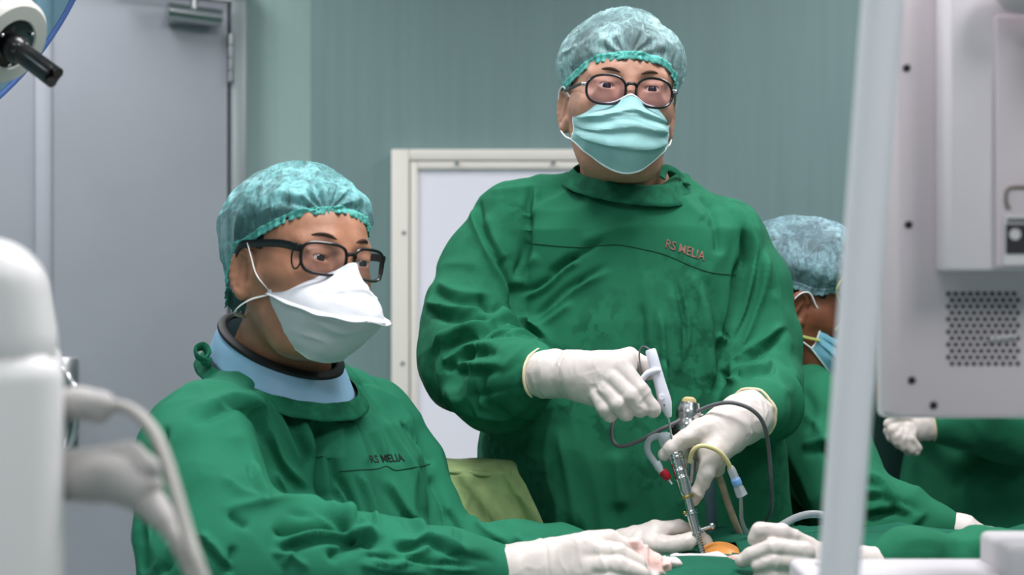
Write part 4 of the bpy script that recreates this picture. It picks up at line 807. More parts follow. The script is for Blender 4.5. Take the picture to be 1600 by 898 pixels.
glove(pb, [[(770, 893, 1.70, 30), (815, 888, 1.70, 27), (850, 882, 1.70, 26)], [(850, 876, 1.70, 26), (920, 855, 1.692, 20)], [(850, 902, 1.70, 25), (920, 890, 1.682, 21)]],
      [[(922, 845, 1.70, 14), (952, 842, 1.70, 11.8), (973, 853, 1.70, 10.5), (990, 868, 1.70, 9)], [(922, 862, 1.683, 14), (965, 862, 1.675, 12), (998, 881, 1.677, 10)], [(922, 883, 1.675, 14), (965, 883, 1.665, 12), (1002, 897, 1.668, 10)], [(920, 903, 1.675, 13), (960, 904, 1.662, 11), (990, 912, 1.665, 9.5)], [(880, 902, 1.70, 15), (930, 915, 1.69, 12), (975, 905, 1.70, 10)]], ((777, 892, 1.70), (820, 886, 1.70)), seed=8)
glove(pb, [[(918, 878, 1.873, 28), (950, 868, 1.865, 26), (985, 857, 1.86, 23)], [(985, 853, 1.86, 23), (1024, 833, 1.858, 18)], [(990, 862, 1.855, 20), (1016, 852, 1.845, 15)]],
      [[(1014, 852, 1.842, 15), (1048, 852, 1.835, 11.8), (1074, 846, 1.835, 11), (1086, 838, 1.838, 9)], [(1026, 829, 1.86, 13.5), (1060, 825, 1.868, 11), (1088, 832, 1.885, 9.5), (1102, 845, 1.882, 9), (1108, 858, 1.875, 8)], [(1024, 838, 1.87, 13), (1060, 840, 1.89, 11), (1092, 850, 1.895, 9.5), (1100, 864, 1.888, 8)], [(1020, 848, 1.875, 12), (1050, 858, 1.895, 10), (1080, 868, 1.895, 9)], [(1012, 858, 1.875, 11), (1040, 870, 1.89, 9.5), (1065, 878, 1.89, 8)]], None, seed=11)
st = thing('surgical_stool', 'round dark vinyl stool under the seated surgeon', 'stool', (ctr.x, ctr.y, 0))
MB().lathe([(.0, .44), (.17, .44), (.19, .46), (.19, .50), (.17, .52), (.0, .52)], (ctr.x, ctr.y, 0)).build('seat', M['seat'], st)
MB().cyl((ctr.x, ctr.y, .1), (ctr.x, ctr.y, .44), .025).build('column', M['chrome'], st)
for k in range(5):
    a = 2*PI*k/5; e = (ctr.x+.27*math.cos(a), ctr.y+.27*math.sin(a)); lg = MB().tube([(ctr.x, ctr.y, .12), (e[0], e[1], .075)], [.018, .014], 10).build('leg', M['chrome'], st)
    MB().cyl((e[0], e[1]-.012, .028), (e[0], e[1]+.012, .028), .028).box((e[0], e[1], .06), (.012, .012, .04)).build('caster', M['black'], lg)

# ================================================================ PERSON C: head bowed behind
dC = 2.42
pc = thing('person', 'person with bowed head in blue-grey cap and pale blue mask behind the metal pole', 'person', (P(1262, 449, dC).x, dC+.05, 0))
hC = Head(P(1268, 460, 2.40), 80, 24, -2, 1.02)
HC = hC.build([(P(1262, 525, 2.44), .055), (P(1240, 575, 2.46), .06), (P(1225, 620, 2.50), .08)], .0022)
LC = lambda y, x0, x1, hd, dd=0.: (CAM_Z+(449-y)/F_PX*dC, ((x0+x1)/2-800)/F_PX*dC, dC+.06+dd, (x1-x0)/2/F_PX*dC, hd)
fC = Field(P(1070, 950, dC)-Vector((0, .40, .55)), P(1520, 540, dC)+Vector((.02, .33, 0)), .0052)
fC.loft([LC(590, 1180, 1275, .09), LC(620, 1140, 1300, .14), (LC(680, 1120, 1318, .18)), LC(760, 1110, 1320, .19), LC(898, 1100, 1330, .19), LC(1400, 1060, 1380, .2)], 0, .03)
fC.cone(P(1255, 590, dC), P(1285, 660, 2.3), .05, .06, .05)
fC.chain([(P(1278, 660, 2.30), .068), (P(1300, 730, 2.25), .066), (P(1330, 795, 2.2), .068)], .035)
fC.chain([(P(1330, 795, 2.2), .062), (P(1375, 805, 2.19), .050), (P(1420, 812, 2.17), .042), (P(1466, 822, 2.155), .026), (P(1490, 826, 2.15), .018)], .03)
bonesC = [(P(1230, 600, 2.5), P(1230, 1200, 2.5), .15, 2.5, 9, 8), (P(1278, 660, 2.3), P(1330, 795, 2.2), .065, 6, 8, 7), (P(1330, 795, 2.2), P(1478, 824, 2.15), .045, 14, 9, 7)]
foldsC = [([(1250, 700), (1290, 690), (1310, 720)], 7, 7, 1), ([(1255, 640), (1280, 670), (1300, 700)], 6, 5), ([(1345, 770), (1380, 768), (1400, 790)], 6, 7, 1), ([(1350, 800), (1390, 790), (1430, 800)], 6, 6, 1), ([(1395, 845), (1425, 818), (1450, 795)], 6, 9, 1), ([(1350, 740), (1380, 755), (1410, 790)], 6, 7, 1), ([(1345, 815), (1385, 802), (1405, 790)], 8, -9), ([(1410, 785), (1425, 790), (1440, 805)], 5, -7), ([(1340, 850), (1390, 835), (1430, 820)], 5, 5), ([(1250, 600), (1270, 640), (1262, 680)], 6, -6)]
gC, VC, QC = gown(pc, fC, bonesC, foldsC, M['gown'], 60, calm=[P(1475, 824, 2.15)])
body(pc, HC, [arm([(P(1225, 625, 2.50), .07), (P(1225, 760, 2.48), .11), (P(1225, 900, 2.48), .12)]), arm([(P(1278, 665, 2.30), .045), (P(1330, 795, 2.20), .04), (P(1440, 816, 2.16), .022), (P(1478, 824, 2.15), .012), (P(1520, 832, 2.14), .010)])], M['skin_c'])
legs_and_shoes(pc, [(pc.location.x-.1, dC+.06, 0), (pc.location.x+.1, dC+.1, 0)], [(pc.location.x-.09, dC+.06, .80), (pc.location.x+.07, dC+.06, .80)])
hC.eyes(pc); hC.brows(pc); hC.hair(pc, rim=[(0, .050), (45, .035), (80, .006), (180, -.05)])
capC = hC.cap(pc, M['cap_c'], (.100, .120, .088), (0, .014, .034), rim=[(0, .050), (45, .035), (80, .006), (105, .004), (135, -.03), (180, -.05)], seed=14, crease=.6, nu=300, nv=70)
surgical_mask(hC, pc, M['mask_blue'], 6)
MB().tube(spline([(-.060, -.060, .105), (-.088, -.040, .070), (-.0955, -.030, .040), (-.093, -.032, .02), (-.078, -.060, -.01), (-.070, -.055, -.035)], 6), .0028, 6, sx=1, sy=.5).build('head_strap', M['strap_y'], pc, xf=hC.H)
MB().tube(spline([(-.070, -.040, -.060), (-.076, -.005, -.066), (-.068, .045, -.070), (-.03, .075, -.072)], 6), .0028, 6, sx=1, sy=.5).build('neck_strap', M['strap_y'], pc, xf=hC.H)
glove(pc, [[(1466, 822, 2.155, 27), (1500, 828, 2.145, 24)], [(1500, 828, 2.145, 21), (1550, 840, 2.13, 16)], [(1500, 838, 2.145, 20), (1545, 852, 2.13, 16)]],
      [[(1550, 836, 2.13, 13), (1590, 846, 2.12, 10), (1612, 858, 2.12, 8.5)], [(1550, 846, 2.125, 13), (1594, 858, 2.11, 10), (1614, 870, 2.11, 8.5)], [(1546, 856, 2.13, 13), (1588, 870, 2.12, 10), (1604, 880, 2.12, 8.5)], [(1542, 866, 2.135, 12), (1576, 880, 2.13, 9), (1590, 888, 2.13, 8)], [(1520, 850, 2.12, 13), (1548, 872, 2.10, 10), (1570, 880, 2.10, 8.5)]], ((1470, 822, 2.155), (1500, 828, 2.145)), h=.002, seed=14)

# ================================================================ PERSON D: behind the monitor
dD = 3.0
pd = thing('person', 'person in green gown with clasped gloved hands, head hidden behind the grey monitor housing', 'person', (P(1545, 449, dD).x, dD, 0))
hD = Head(P(1540, 215, dD), -25, 12, 0, 1.0)
HD = hD.build([(P(1540, 270, dD+.02), .055), (P(1542, 320, dD+.04), .075)], .0035)
LD = lambda y, x0, x1, hd, dd=0.: (CAM_Z+(449-y)/F_PX*dD, ((x0+x1)/2-800)/F_PX*dD, dD+dd, (x1-x0)/2/F_PX*dD, hd)
fD = Field(P(1370, 900, dD)-Vector((0, .38, .45)), P(1730, 290, dD)+Vector((0, .22, 0)), .009)
fD.loft([LD(325, 1490, 1590, .07), LD(345, 1440, 1645, .09), LD(400, 1415, 1670, .12), LD(560, 1425, 1665, .13), LD(700, 1424, 1668, .14), LD(840, 1405, 1680, .15), LD(1160, 1390, 1700, .17)], 0, .03)
fD.chain([(P(1440, 375, dD), .06), (P(1405, 520, dD-.02), .06), (P(1400, 610, dD-.06), .058)], .03)
fD.chain([(P(1400, 610, dD-.06), .056), (P(1420, 640, dD-.18), .05), (P(1450, 655, dD-.26), .032)], .03)
fD.chain([(P(1655, 375, dD), .06), (P(1680, 530, dD-.02), .065), (P(1660, 660, dD-.08), .068)], .03)
fD.chain([(P(1660, 662, dD-.08), .066), (P(1570, 672, dD-.20), .062), (P(1500, 668, dD-.26), .046), (P(1462, 664, dD-.285), .026), (P(1445, 664, dD-.29), .016)], .03)
bonesD = [(P(1545, 350, dD), P(1545, 1100, dD), .15, 2.5, 9, 9), (P(1440, 375, dD), P(1400, 600, dD-.05), .06, 6, 8, 6), (P(1655, 375, dD), P(1660, 660, dD-.08), .06, 6, 8, 6), (P(1660, 660, dD-.08), P(1452, 664, dD-.29), .055, 10, 9, 8)]
gD, VD, QD = gown(pd, fD, bonesD, [([(1545, 790), (1580, 784), (1600, 782)], 4, -7), ([(1490, 770), (1510, 730), (1520, 710)], 6, -7), ([(1460, 680), (1500, 705), (1560, 715)], 6, -6)], M['gown'], 80, calm=[P(1452, 664, dD-.29)])
body(pd, HD, [arm([(P(1542, 330, dD+.03), .07), (P(1545, 500, dD), .11), (P(1545, 800, dD), .12)]), arm([(P(1440, 380, dD), .045), (P(1400, 610, dD-.06), .038), (P(1450, 655, dD-.26), .022)]), arm([(P(1655, 380, dD), .045), (P(1660, 660, dD-.08), .04), (P(1490, 666, dD-.27), .024), (P(1450, 664, dD-.29), .012), (P(1420, 672, dD-.3), .010)])], M['skin_c'])
legs_and_shoes(pd, [(pd.location.x-.1, dD, 0), (pd.location.x+.1, dD, 0)], [(pd.location.x-.09, dD, .80), (pd.location.x+.09, dD, .80)])
hD.eyes(pd); hD.brows(pd); hD.hair(pd); hD.cap(pd, M['cap_c'], (.099, .116, .095), seed=18, nu=200, nv=60); surgical_mask(hD, pd, M['mask_blue'], 9)
D0 = dD-.29
glove(pd, [[(1462, 664, D0, 28), (1432, 668, D0, 24)], [(1434, 662, D0, 22), (1408, 670, D0-.01, 17)]],
      [[(1408, 658, D0-.01, 12), (1395, 672, D0-.03, 10), (1402, 690, D0-.035, 8.5)], [(1412, 664, D0-.015, 12), (1402, 682, D0-.035, 10), (1412, 698, D0-.035, 8.5)], [(1418, 668, D0-.02, 12), (1412, 686, D0-.035, 10), (1424, 702, D0-.035, 8.5)], [(1424, 672, D0-.02, 11), (1422, 686, D0-.035, 9), (1434, 700, D0-.03, 8)], [(1420, 655, D0-.01, 12), (1400, 650, D0-.02, 10), (1388, 662, D0-.02, 9)]], ((1456, 665, D0), (1440, 667, D0)), h=.0022, seed=17)
D1 = dD-.25
glove(pd, [[(1455, 656, D1, 26), (1430, 662, D1-.01, 22)], [(1430, 662, D1-.01, 20), (1412, 676, D1-.02, 16)]],
      [[(1412, 680, D1-.02, 12), (1418, 700, D1-.05, 9), (1432, 706, D1-.07, 8)], [(1404, 674, D1-.02, 11), (1408, 694, D1-.05, 9), (1420, 706, D1-.06, 8)], [(1398, 668, D1-.02, 11), (1396, 684, D1-.05, 9), (1406, 696, D1-.06, 8)], [(1396, 660, D1-.02, 10), (1388, 672, D1-.04, 8.5), (1392, 684, D1-.05, 8)], [(1425, 652, D1-.01, 12), (1408, 648, D1-.04, 10), (1396, 654, D1-.05, 8.5)]], ((1450, 657, D1), (1436, 661, D1)), h=.0022, seed=19)

# ================================================================ PERSON E: the arm from the right
pe = thing('person', 'gloved assistant at lower right, only hand and green sleeve showing above white unit', 'person', (P(1900, 449, 1.8).x, 1.8, 0))
hE = glove(pe, [[(1425, 878, 1.74, 24), (1340, 885, 1.725, 21), (1318, 888, 1.72, 22)], [(1318, 884, 1.72, 22), (1262, 864, 1.72, 17)], [(1312, 892, 1.72, 22), (1256, 888, 1.71, 18)]],
      [[(1262, 856, 1.72, 14), (1222, 833, 1.71, 11.8), (1188, 830, 1.705, 10.5), (1180, 842, 1.708, 9)], [(1256, 864, 1.705, 13.5), (1208, 856, 1.693, 11.8), (1174, 868, 1.70, 10), (1160, 876, 1.705, 8.5)], [(1252, 880, 1.70, 13), (1208, 878, 1.688, 11.3), (1186, 884, 1.693, 10)], [(1252, 898, 1.70, 12), (1208, 898, 1.688, 10.5), (1188, 902, 1.693, 9)], [(1262, 880, 1.74, 14), (1220, 886, 1.75, 11), (1186, 880, 1.75, 9)]], ((1420, 878, 1.74), (1350, 884, 1.727)), seed=21)
fE = Field(P(1380, 960, 1.78)-Vector((.07, .16, .30)), P(2050, 560, 1.85)+Vector((.25, .35, .1)), .0075)
fE.chain([(P(1385, 880, 1.734), .018), (P(1404, 877, 1.74), .031), (P(1440, 873, 1.745), .033), (P(1540, 886, 1.76), .037), (P(1720, 912, 1.80), .055)], .03)
fE.chain([(P(1720, 905, 1.80), .06), (P(1800, 760, 1.85), .062), (P(1830, 660, 1.9), .065)], .03)
fE.cone(P(1920, 640, 1.95), P(1920, 1080, 1.95), .15, .17, .08)
fE.cone(P(1850, 650, 1.92), P(1990, 650, 1.95), .07, .07, .06)
bonesE = [(P(1408, 878, 1.74), P(1720, 905, 1.80), .045, 14, 9, 9), (P(1720, 905, 1.80), P(1830, 660, 1.9), .06, 8, 8, 7), (P(1920, 640, 1.95), P(1920, 1080, 1.95), .16, 2.5, 9, 9)]
gE, VE, QE = gown(pe, fE, bonesE, [([(1405, 852), (1440, 842), (1475, 850)], 5, 7, 1), ([(1478, 848), (1485, 860), (1482, 872)], 4, -9), ([(1495, 845), (1502, 860), (1500, 872)], 4, -8), ([(1510, 840), (1525, 850), (1530, 866)], 5, 7)], M['gown'], 100, calm=[P(1420, 878, 1.74)])
hdE = Head(P(1920, 380, 1.95), -60, 15, 0, 1.0); HE = hdE.build([(P(1920, 440, 1.95), .055), (P(1920, 560, 1.95), .06)], .0035)
body(pe, HE, [arm([(P(1920, 560, 1.95), .06), (P(1920, 700, 1.95), .12), (P(1920, 1080, 1.95), .13)]), arm([(P(1850, 660, 1.91), .045), (P(1720, 905, 1.80), .04), (P(1440, 878, 1.75), .020), (P(1400, 878, 1.738), .010), (P(1330, 886, 1.722), .010)])], M['skin_c'])
legs_and_shoes(pe, [(P(1920, 0, 1.95).x-.1, 1.95, 0), (P(1920, 0, 1.95).x+.1, 1.95, 0)], [(P(1920, 0, 1.95).x-.08, 1.95, .80), (P(1920, 0, 1.95).x+.08, 1.95, .80)])
hdE.hair(pe); hdE.eyes(pe); hdE.cap(pe, M['cap_b'], seed=23, nu=200, nv=60); surgical_mask(hdE, pe, M['mask_blue'], 12)

# ================================================================ OPERATING TABLE, PATIENT, DRAPES
tz = .76
ot = thing('operating_table', 'operating table with black pad under the green drapes', 'table', (.55, 1.86, 0))
MB().box((.55, 1.86, tz-.03), (1.9, .52, .06), bev=.015).build('tabletop', M['black'], ot)
MB().box((.55, 1.86, .40), (.26, .26, .66), bev=.02).build('column', M['steel'], ot)
MB().box((.55, 1.86, .04), (.9, .46, .08), bev=.02).build('base', M['steel'], ot)
pt = thing('person', 'patient lying under green drapes, a patch of orange-stained skin showing by the instrument', 'person', (.55, 1.86, tz))
f = Field((-.30, 1.62, tz-.02), (1.55, 2.08, tz+.20), .009)
f.cone((-.05, 1.84, tz+.07), (.52, 1.86, tz+.075), .066, .07, .05); f.cone((.05, 1.80, tz+.068), (.52, 1.80, tz+.07), .06, .066, .05); f.cone((.5, 1.86, tz+.07), (.95, 1.86, tz+.075), .072, .078, .05)
for s in (-1, 1): f.cone((.9, 1.86+s*.09, tz+.065), (1.25, 1.86+s*.09, tz+.06), .062, .05, .04)
f.ell((-.2, 1.84, tz+.085), (.07, .075, .08), .03)
V, Q = f.mesh(); obj_np('body', relax(V, Q, 2), Q, M['iodine'], pt)
# the drape: one cloth over the patient with an opening at the operation site; its heights come from what lies under it
site = P(1135, 868, 1.80)
def drape_h(x, y):
    r = abs(y-1.83); z = tz+.158-.018*max(0, (r-.08)/.2)**2
    if r > .26: z -= (r-.26)*3.2
    z += .010*float(np.clip(vnoise(np.array([[x*9, y*9, 0]]), 4)[0], -1, 1))+.006*float(ridge(np.array([[x*14, y*16, 1.]]), 6)[0]-.5)
    return z
nx, ny = 150, 90; rows = []
for j in range(ny):
    y = 1.44+(2.16-1.44)*j/(ny-1); rows.append([(-.34+1.78*i/(nx-1), y, drape_h(-.34+1.78*i/(nx-1), y)) for i in range(nx)])
mb = MB().grid(rows); mb.F = [fc for fc in mb.F if (sum(mb.V[i][0] for i in fc)/4-site.x)**2/.026**2+(sum(mb.V[i][1] for i in fc)/4-1.845)**2/.030**2 > 1]
dr = mb.build('surgical_drape', M['drape'], None, solid=.002, label='dark green surgical drape spread over the patient with an opening at the operation site', category='drape')
zt_ = drape_h(site.x, 1.83)
f = Field((site.x-.09, 1.74, zt_-.06), (site.x+.09, 1.95, zt_+.05), .003); f.ell((site.x, 1.848, zt_-.020), (.034, .045, .028), .01)
V, Q = f.mesh(); obj_np('skin_mound', V, Q, M['iodine'], pt)
# folded drape roll behind the site
f = Field(P(1060, 900, 1.9)-Vector((.05, .1, .06)), P(1380, 820, 2.0)+Vector((.1, .12, .08)), .005)
f.chain([(P(1085, 862, 1.93), .014), (P(1130, 853, 1.94), .018), (P(1190, 856, 1.96), .022), (P(1260, 868, 1.98), .03), (P(1400, 880, 2.0), .03)], .02)
V, Q = f.mesh(); V = relax(V, Q, 2); N = normals(V, Q); V += N*(ridge(V*30, 5)*.004)[:, None]
obj_np('drape_roll', V, Q, M['drape'], None, label='rolled green drape edge behind the operation site', category='drape')
def lump(name, chains, m, parent=None, h=.0025, amp=.003, fr=55, seed=1, k=.01, sq=None, **kw):
    pts = [q for ch in chains for q in mm(ch)]; A = np.array([tuple(p) for p, r in pts]); R = max(r for p, r in pts)
    f = Field(A.min(0)-R-.012, A.max(0)+R+.012, h)
    for ch in chains: f.chain(mm(ch), k, sq=sq)
    V, Q = f.mesh(); V = relax(V, Q, 2); N = normals(V, Q); V += N*((ridge(V*fr, seed)-.5)*amp)[:, None]; return obj_np(name, V, Q, m, parent, **kw)
lump('gauze_swab', [[(1052, 872, 1.80, 5), (1085, 876, 1.80, 7.5), (1120, 875, 1.80, 7.5), (1145, 872, 1.80, 6)]], M['gauze'], amp=.004, label='white folded gauze swab at the foot of the metal sheath', category='gauze')
lump('gauze_swab', [[(976, 846, 1.71, 5), (992, 856, 1.70, 9), (1005, 872, 1.70, 10), (1010, 888, 1.70, 12)], [(1000, 880, 1.70, 13), (1030, 884, 1.71, 10), (1052, 884, 1.72, 6), (1068, 886, 1.73, 2.5)], [(990, 895, 1.69, 14), (1030, 900, 1.70, 12)]], M['gauze_pink'], amp=.006, fr=70, label='pink bloodstained gauze held in the seated surgeon\'s right glove', category='gauze')
lump('gauze_swab', [[(1143, 872, 1.79, 6), (1160, 874, 1.78, 7)]], M['gauze_pink'], amp=.003, label='small pink gauze end under the fingertips of the hand at right', category='gauze')

# olive cloth over a covered stand between the two surgeons
oc = thing('covered_stand', 'olive green cloth draped over a stand between the seated and standing surgeons', 'cloth', (P(760, 449, 2.04).x, 2.05, 0))
prof = []  # the sheet falls from a ledge: (y px of row) with left and right ends
def olive_rows():
    T = [(716, 690, 770, 2.085), (719, 688, 800, 2.06), (724, 686, 806, 2.035), (732, 684, 808, 2.018), (742, 682, 810, 2.012), (760, 681, 822, 2.010), (790, 680, 836, 2.006), (820, 678, 850, 2.002), (850, 676, 862, 1.998), (900, 672, 880, 1.99), (1000, 668, 890, 1.99), (1400, 660, 900, 1.98)]
    rows = []; ys = np.concatenate([np.linspace(716, 900, 60), np.linspace(910, 1400, 20)])
    for y in ys:
        xl, xr, d = [np.interp(y, [t[0] for t in T], [t[i] for t in T]) for i in (1, 2, 3)]; r = []
        for i in range(70):
            u = i/69; x = xl+(xr-xl)*u; q = np.array([[x*.02+y*-.012, y*.004, 1.]]); dd = d-.007*float(ridge(q*1.6, 2)[0])-.003*float(ridge(np.array([[x*.05, y*.02, 3.]]), 3)[0])
            dd += .05*max(0, u-.9)**2*10; p = P(x, y+(2.0*math.sin(u*5) if y < 760 else 0)+(8*max(0, u-.55) if y < 735 else 0), dd); p.z = max(p.z, .38); r.append(tuple(p))
        rows.append(r)
    return rows
MB().grid(olive_rows()).build('cloth', M['olive'], oc, solid=.003)
e0 = P(684, 735, 2.012); e1 = P(806, 745, 2.012); MB().tube([e0+Vector((0, -.001, 0)), (e0+e1)/2+Vector((0, -.003, 0)), e1+Vector((0, .0, .0))], .0035, 8).build('hem', M['olive'], oc)
sx = P(745, 449, 2.05).x; MB().box((sx, 2.05, .98), (.10, .012, .03), bev=.004).cyl((sx, 2.05, .05), (sx, 2.05, .97), .013).build('post', M['steel'], oc)
MB().box((sx, 2.05, .03), (.30, .22, .06), bev=.01).build('base', M['steel'], oc)

# ================================================================ INSTRUMENTS
pr = thing('electrode_probe', 'white handheld probe with slim steel shaft in the standing surgeon\'s right hand', 'probe', tuple(P(1030, 600, 1.86)))
a, b = P(1016, 545, 1.862), P(1043, 642, 1.858); ax = (b-a).normalized(); L_ = (b-a).length
MB().lathe([(.0001, 0), (.006, .0005), (.0072, .003), (.0075, .02), (.0078, L_*.55), (.0088, L_*.78), (.0085, L_*.88), (.0045, L_*1.06), (.003, L_*1.1), (.0001, L_*1.1)], a, ax, 24).build('handle', M['white_plastic'], pr)
MB().tube([P(1042, 640, 1.858), P(1048, 676, 1.857), P(1055, 712, 1.856)], [.0019, .0014, .0012], 10).build('shaft', M['chrome'], pr)
MB().tube(spline([P(1004, 592, 1.855), P(1012, 583, 1.852), P(1022, 579, 1.852), P(1030, 578, 1.855)], 5), .0042, 10).build('finger_rest', M['white_plastic'], pr)
MB().lathe([(.0001, .001), (.0035, .001), (.0038, 0), (.0038, -.004)], P(1034, 620, 1.8485), (0, -1, 0), 16).build('button', M['white_plastic'], pr)
MB().lathe([(.0001, .0005), (.0012, .0005), (.0012, -.002)], P(1038, 633, 1.8488), (0, -1, 0), 12).build('button_mark', M['dark_cable'], pr)
def cable(name, pts, r, m, label=None, cat='cable', parent=None, n=10, seg=10, **kw):
    kw = dict(kw)
    if label: kw.update(label=label, category=cat)
    return MB().tube(spline([P(*p) for p in pts], n), r, seg).build(name, m, parent, **kw)
cable('probe_cord', [(1016, 546, 1.862), (1006, 541, 1.866), (1000, 546, 1.868), (999, 560, 1.866), (1003, 580, 1.862), (1010, 596, 1.866), (1012, 612, 1.89)], .0011, M['dark_cable'], None, parent=pr)
cable('camera_cable', [(962, 650, 1.92), (956, 670, 1.90), (958, 690, 1.885), (972, 697, 1.88), (1000, 688, 1.878), (1030, 672, 1.88), (1062, 657, 1.885), (1095, 640, 1.885), (1125, 630, 1.868), (1150, 630, 1.862), (1176, 641, 1.862), (1193, 662, 1.87), (1201, 700, 1.885), (1205, 760, 1.90), (1205, 795, 1.93), (1196, 815, 1.97)], .0028, M['dark_cable'], 'dark grey cable looping from the standing surgeon\'s fist over his other wrist and down')
# endoscope: camera head behind the hand, sheath with rings going down into the site
en = thing('endoscope', 'metal endoscope with camera head held upright in the standing surgeon\'s left hand', 'instrument', tuple(P(1075, 740, 1.87)))
c0 = P(1074, 660, 1.895); up = (P(1076, 620, 1.90)-P(1072, 668, 1.892)).normalized()
MB().lathe([(.0001, -.012), (.017, -.012), (.0185, -.006), (.018, .0), (.0165, .003), (.0165, .006), (.0175, .010), (.0170, .018), (.0150, .022), (.0145, .026), (.008, .028), (.0001, .028)], c0, up, 28).build('camera_head', M['steel'], en)
MB().lathe([(.0001, .034), (.006, .034), (.0095, .031), (.0100, .027), (.006, .026)], c0, up, 18).build('camera_cap', mat('cap_ochre', (188, 172, 122), .6, bump=.8, bscale=250), en)
lump('camera_coupler', [[(1058, 672, 1.895, 12), (1080, 668, 1.895, 15), (1092, 660, 1.90, 13)]], M['black'], en, amp=.002)
t0, t1 = P(1053, 701, 1.860), P(1097, 862, 1.828); ax = (t1-t0).normalized(); LL = (t1-t0).length
def seg_(n0, n1, prof, m, name): MB().lathe([(r, n0*LL+(n1-n0)*LL*t) for r, t in prof], t0, ax, 24).build(name, m, en)
seg_(0, .10, [(.0001, 0), (.006, 0), (.0066, .1), (.0066, .3), (.0085, .4), (.0090, .6), (.0085, .75), (.0098, .85), (.0098, 1)], M['chrome'], 'eyepiece')
seg_(.10, .46, [(.0088, 0), (.0098, .02), (.0098, .12), (.0090, .14), (.0090, .3), (.0094, .31), (.0094, .34), (.0090, .35), (.0090, .5), (.0094, .51), (.0094, .54), (.0090, .55), (.0087, .86), (.0070, .95), (.0064, 1)], M['steel'], 'barrel')
seg_(.46, .485, [(.0064, 0), (.0085, .1), (.0088, .5), (.0085, .9), (.0064, 1)], M['brass'], 'brass_ring')
seg_(.485, .60, [(.0058, 0), (.0058, .8), (.0060, 1)], M['steel'], 'neck')
seg_(.60, .645, [(.006, 0), (.0092, .1), (.0094, .3), (.0068, .4), (.0068, .6), (.0094, .7), (.0092, .9), (.006, 1)], M['chrome'], 'flange')
seg_(.645, .83, [(.0066, 0), (.0066, .9), (.0085, .93), (.0085, 1), (.005, 1)], M['steel'], 'lower_sheath')
seg_(.83, 1.04, [(.0048, 0)]+[q for k in range(8) for q in ((.0048, .12+k*.11), (.0040, .15+k*.11), (.0040, .19+k*.11), (.0048, .22+k*.11))]+[(.004, 1), (.0001, 1)], M['chrome'], 'threaded_tip')
cs = t0+ax*LL*.80; MB().tube([cs, cs+Vector((.018, -.002, .006))], .0022, 10).ball(cs+Vector((.020, -.002, .007)), .0042, 12, 8).build('stopcock', M['chrome'], en)
cs = t0+ax*LL*.62; MB().ball(cs+Vector((-.009, -.003, .0)), .0022, 12, 8).build('lever_knob', M['brass'], en)
MB().lathe([(.0001, 0), (.0055, 0), (.006, .01), (.005, .03), (.003, .032), (.0001, .032)], P(1082, 718, 1.875), P(1078, 760, 1.87)-P(1082, 718, 1.875), 16).build('side_port', M['steel'], en)
# drain tubing with a red clamp
tb = thing('irrigation_tube', 'short clear bent tube with a red tip left of the metal barrel', 'tube', tuple(P(1022, 700, 1.865)))
cable('tubing', [(1040, 682, 1.875), (1024, 682, 1.872), (1013, 690, 1.868), (1012, 704, 1.862), (1020, 718, 1.86), (1028, 728, 1.858)], .0042, M['clear_tube'], parent=tb)
MB().lathe([(.0001, 0), (.0055, 0), (.0055, .008), (.004, .012), (.004, .016), (.0001, .016)], P(1025, 722, 1.860), P(1036, 742, 1.856)-P(1025, 722, 1.860), 16).build('connector', M['clear'], tb)
MB().lathe([(.0001, 0), (.0056, 0), (.0060, .003), (.0060, .010), (.004, .014), (.0001, .014)], P(1035, 735, 1.857), P(1047, 752, 1.855)-P(1035, 735, 1.857), 16).build('red_tip', M['red'], tb)
MB().cyl(P(1042, 745, 1.856), P(1050, 756, 1.855), .0016, .0012, 8).build('luer_point', M['white_plastic'], tb)
lump('valve', [[(1034, 680, 1.868, 4), (1044, 684, 1.866, 5), (1050, 690, 1.864, 4)], [(1036, 690, 1.87, 5), (1042, 706, 1.868, 5)]], M['clear'], tb, amp=.001)
# yellow line with white connector
yl = thing('infusion_line', 'thin yellowish line over the pointing finger ending in a white and blue connector', 'tube', tuple(P(1140, 740, 1.86)))
cable('line', [(1078, 722, 1.85), (1082, 706, 1.842), (1092, 697, 1.838), (1108, 698, 1.838), (1124, 706, 1.84), (1136, 720, 1.845), (1142, 733, 1.85)], .0030, M['yellow_tube'], parent=yl)
ca, cb = P(1141, 729, 1.85), P(1160, 776, 1.855); MB().lathe([(.0001, 0), (.0045, 0), (.0058, .003), (.0062, .014), (.0056, .024), (.0072, .030), (.0082, .040), (.0082, .041), (.003, .041)], ca, cb-ca, 6).build('connector', M['clear'], yl)
MB().lathe([(.0064, 0), (.0066, .001), (.0066, .006), (.0062, .008)], ca+(cb-ca).normalized()*.018, cb-ca, 16).build('blue_collar', M['blue'], yl)
cable('lower_line', [(1157, 770, 1.856), (1158, 790, 1.86), (1159, 812, 1.87), (1166, 830, 1.88), (1178, 846, 1.90)], .0026, M['clear_tube'], parent=yl)
cable('light_cable', [(1120, 733, 1.90), (1128, 756, 1.91), (1137, 785, 1.915), (1147, 812, 1.92), (1157, 838, 1.93), (1162, 856, 1.93)], .0048, M['beige_tube'], 'beige speckled cable hanging straight from the standing surgeon\'s left hand')
cable('drain_hose', [(1104, 700, 1.97), (1108, 740, 1.97), (1110, 780, 1.96), (1112, 815, 1.95), (1112, 860, 1.94)], .0085, M['grey_blue_tube'], 'thick grey-blue hose hanging behind the metal sheath', 'hose')
cable('suction_tube', [(1196, 845, 1.90), (1215, 825, 1.92), (1245, 808, 1.94), (1275, 803, 1.95), (1310, 812, 1.95), (1340, 838, 1.93), (1362, 868, 1.90)], .0052, M['clear_tube'], 'arching clear suction tube behind the hand and the metal pole', 'tube')

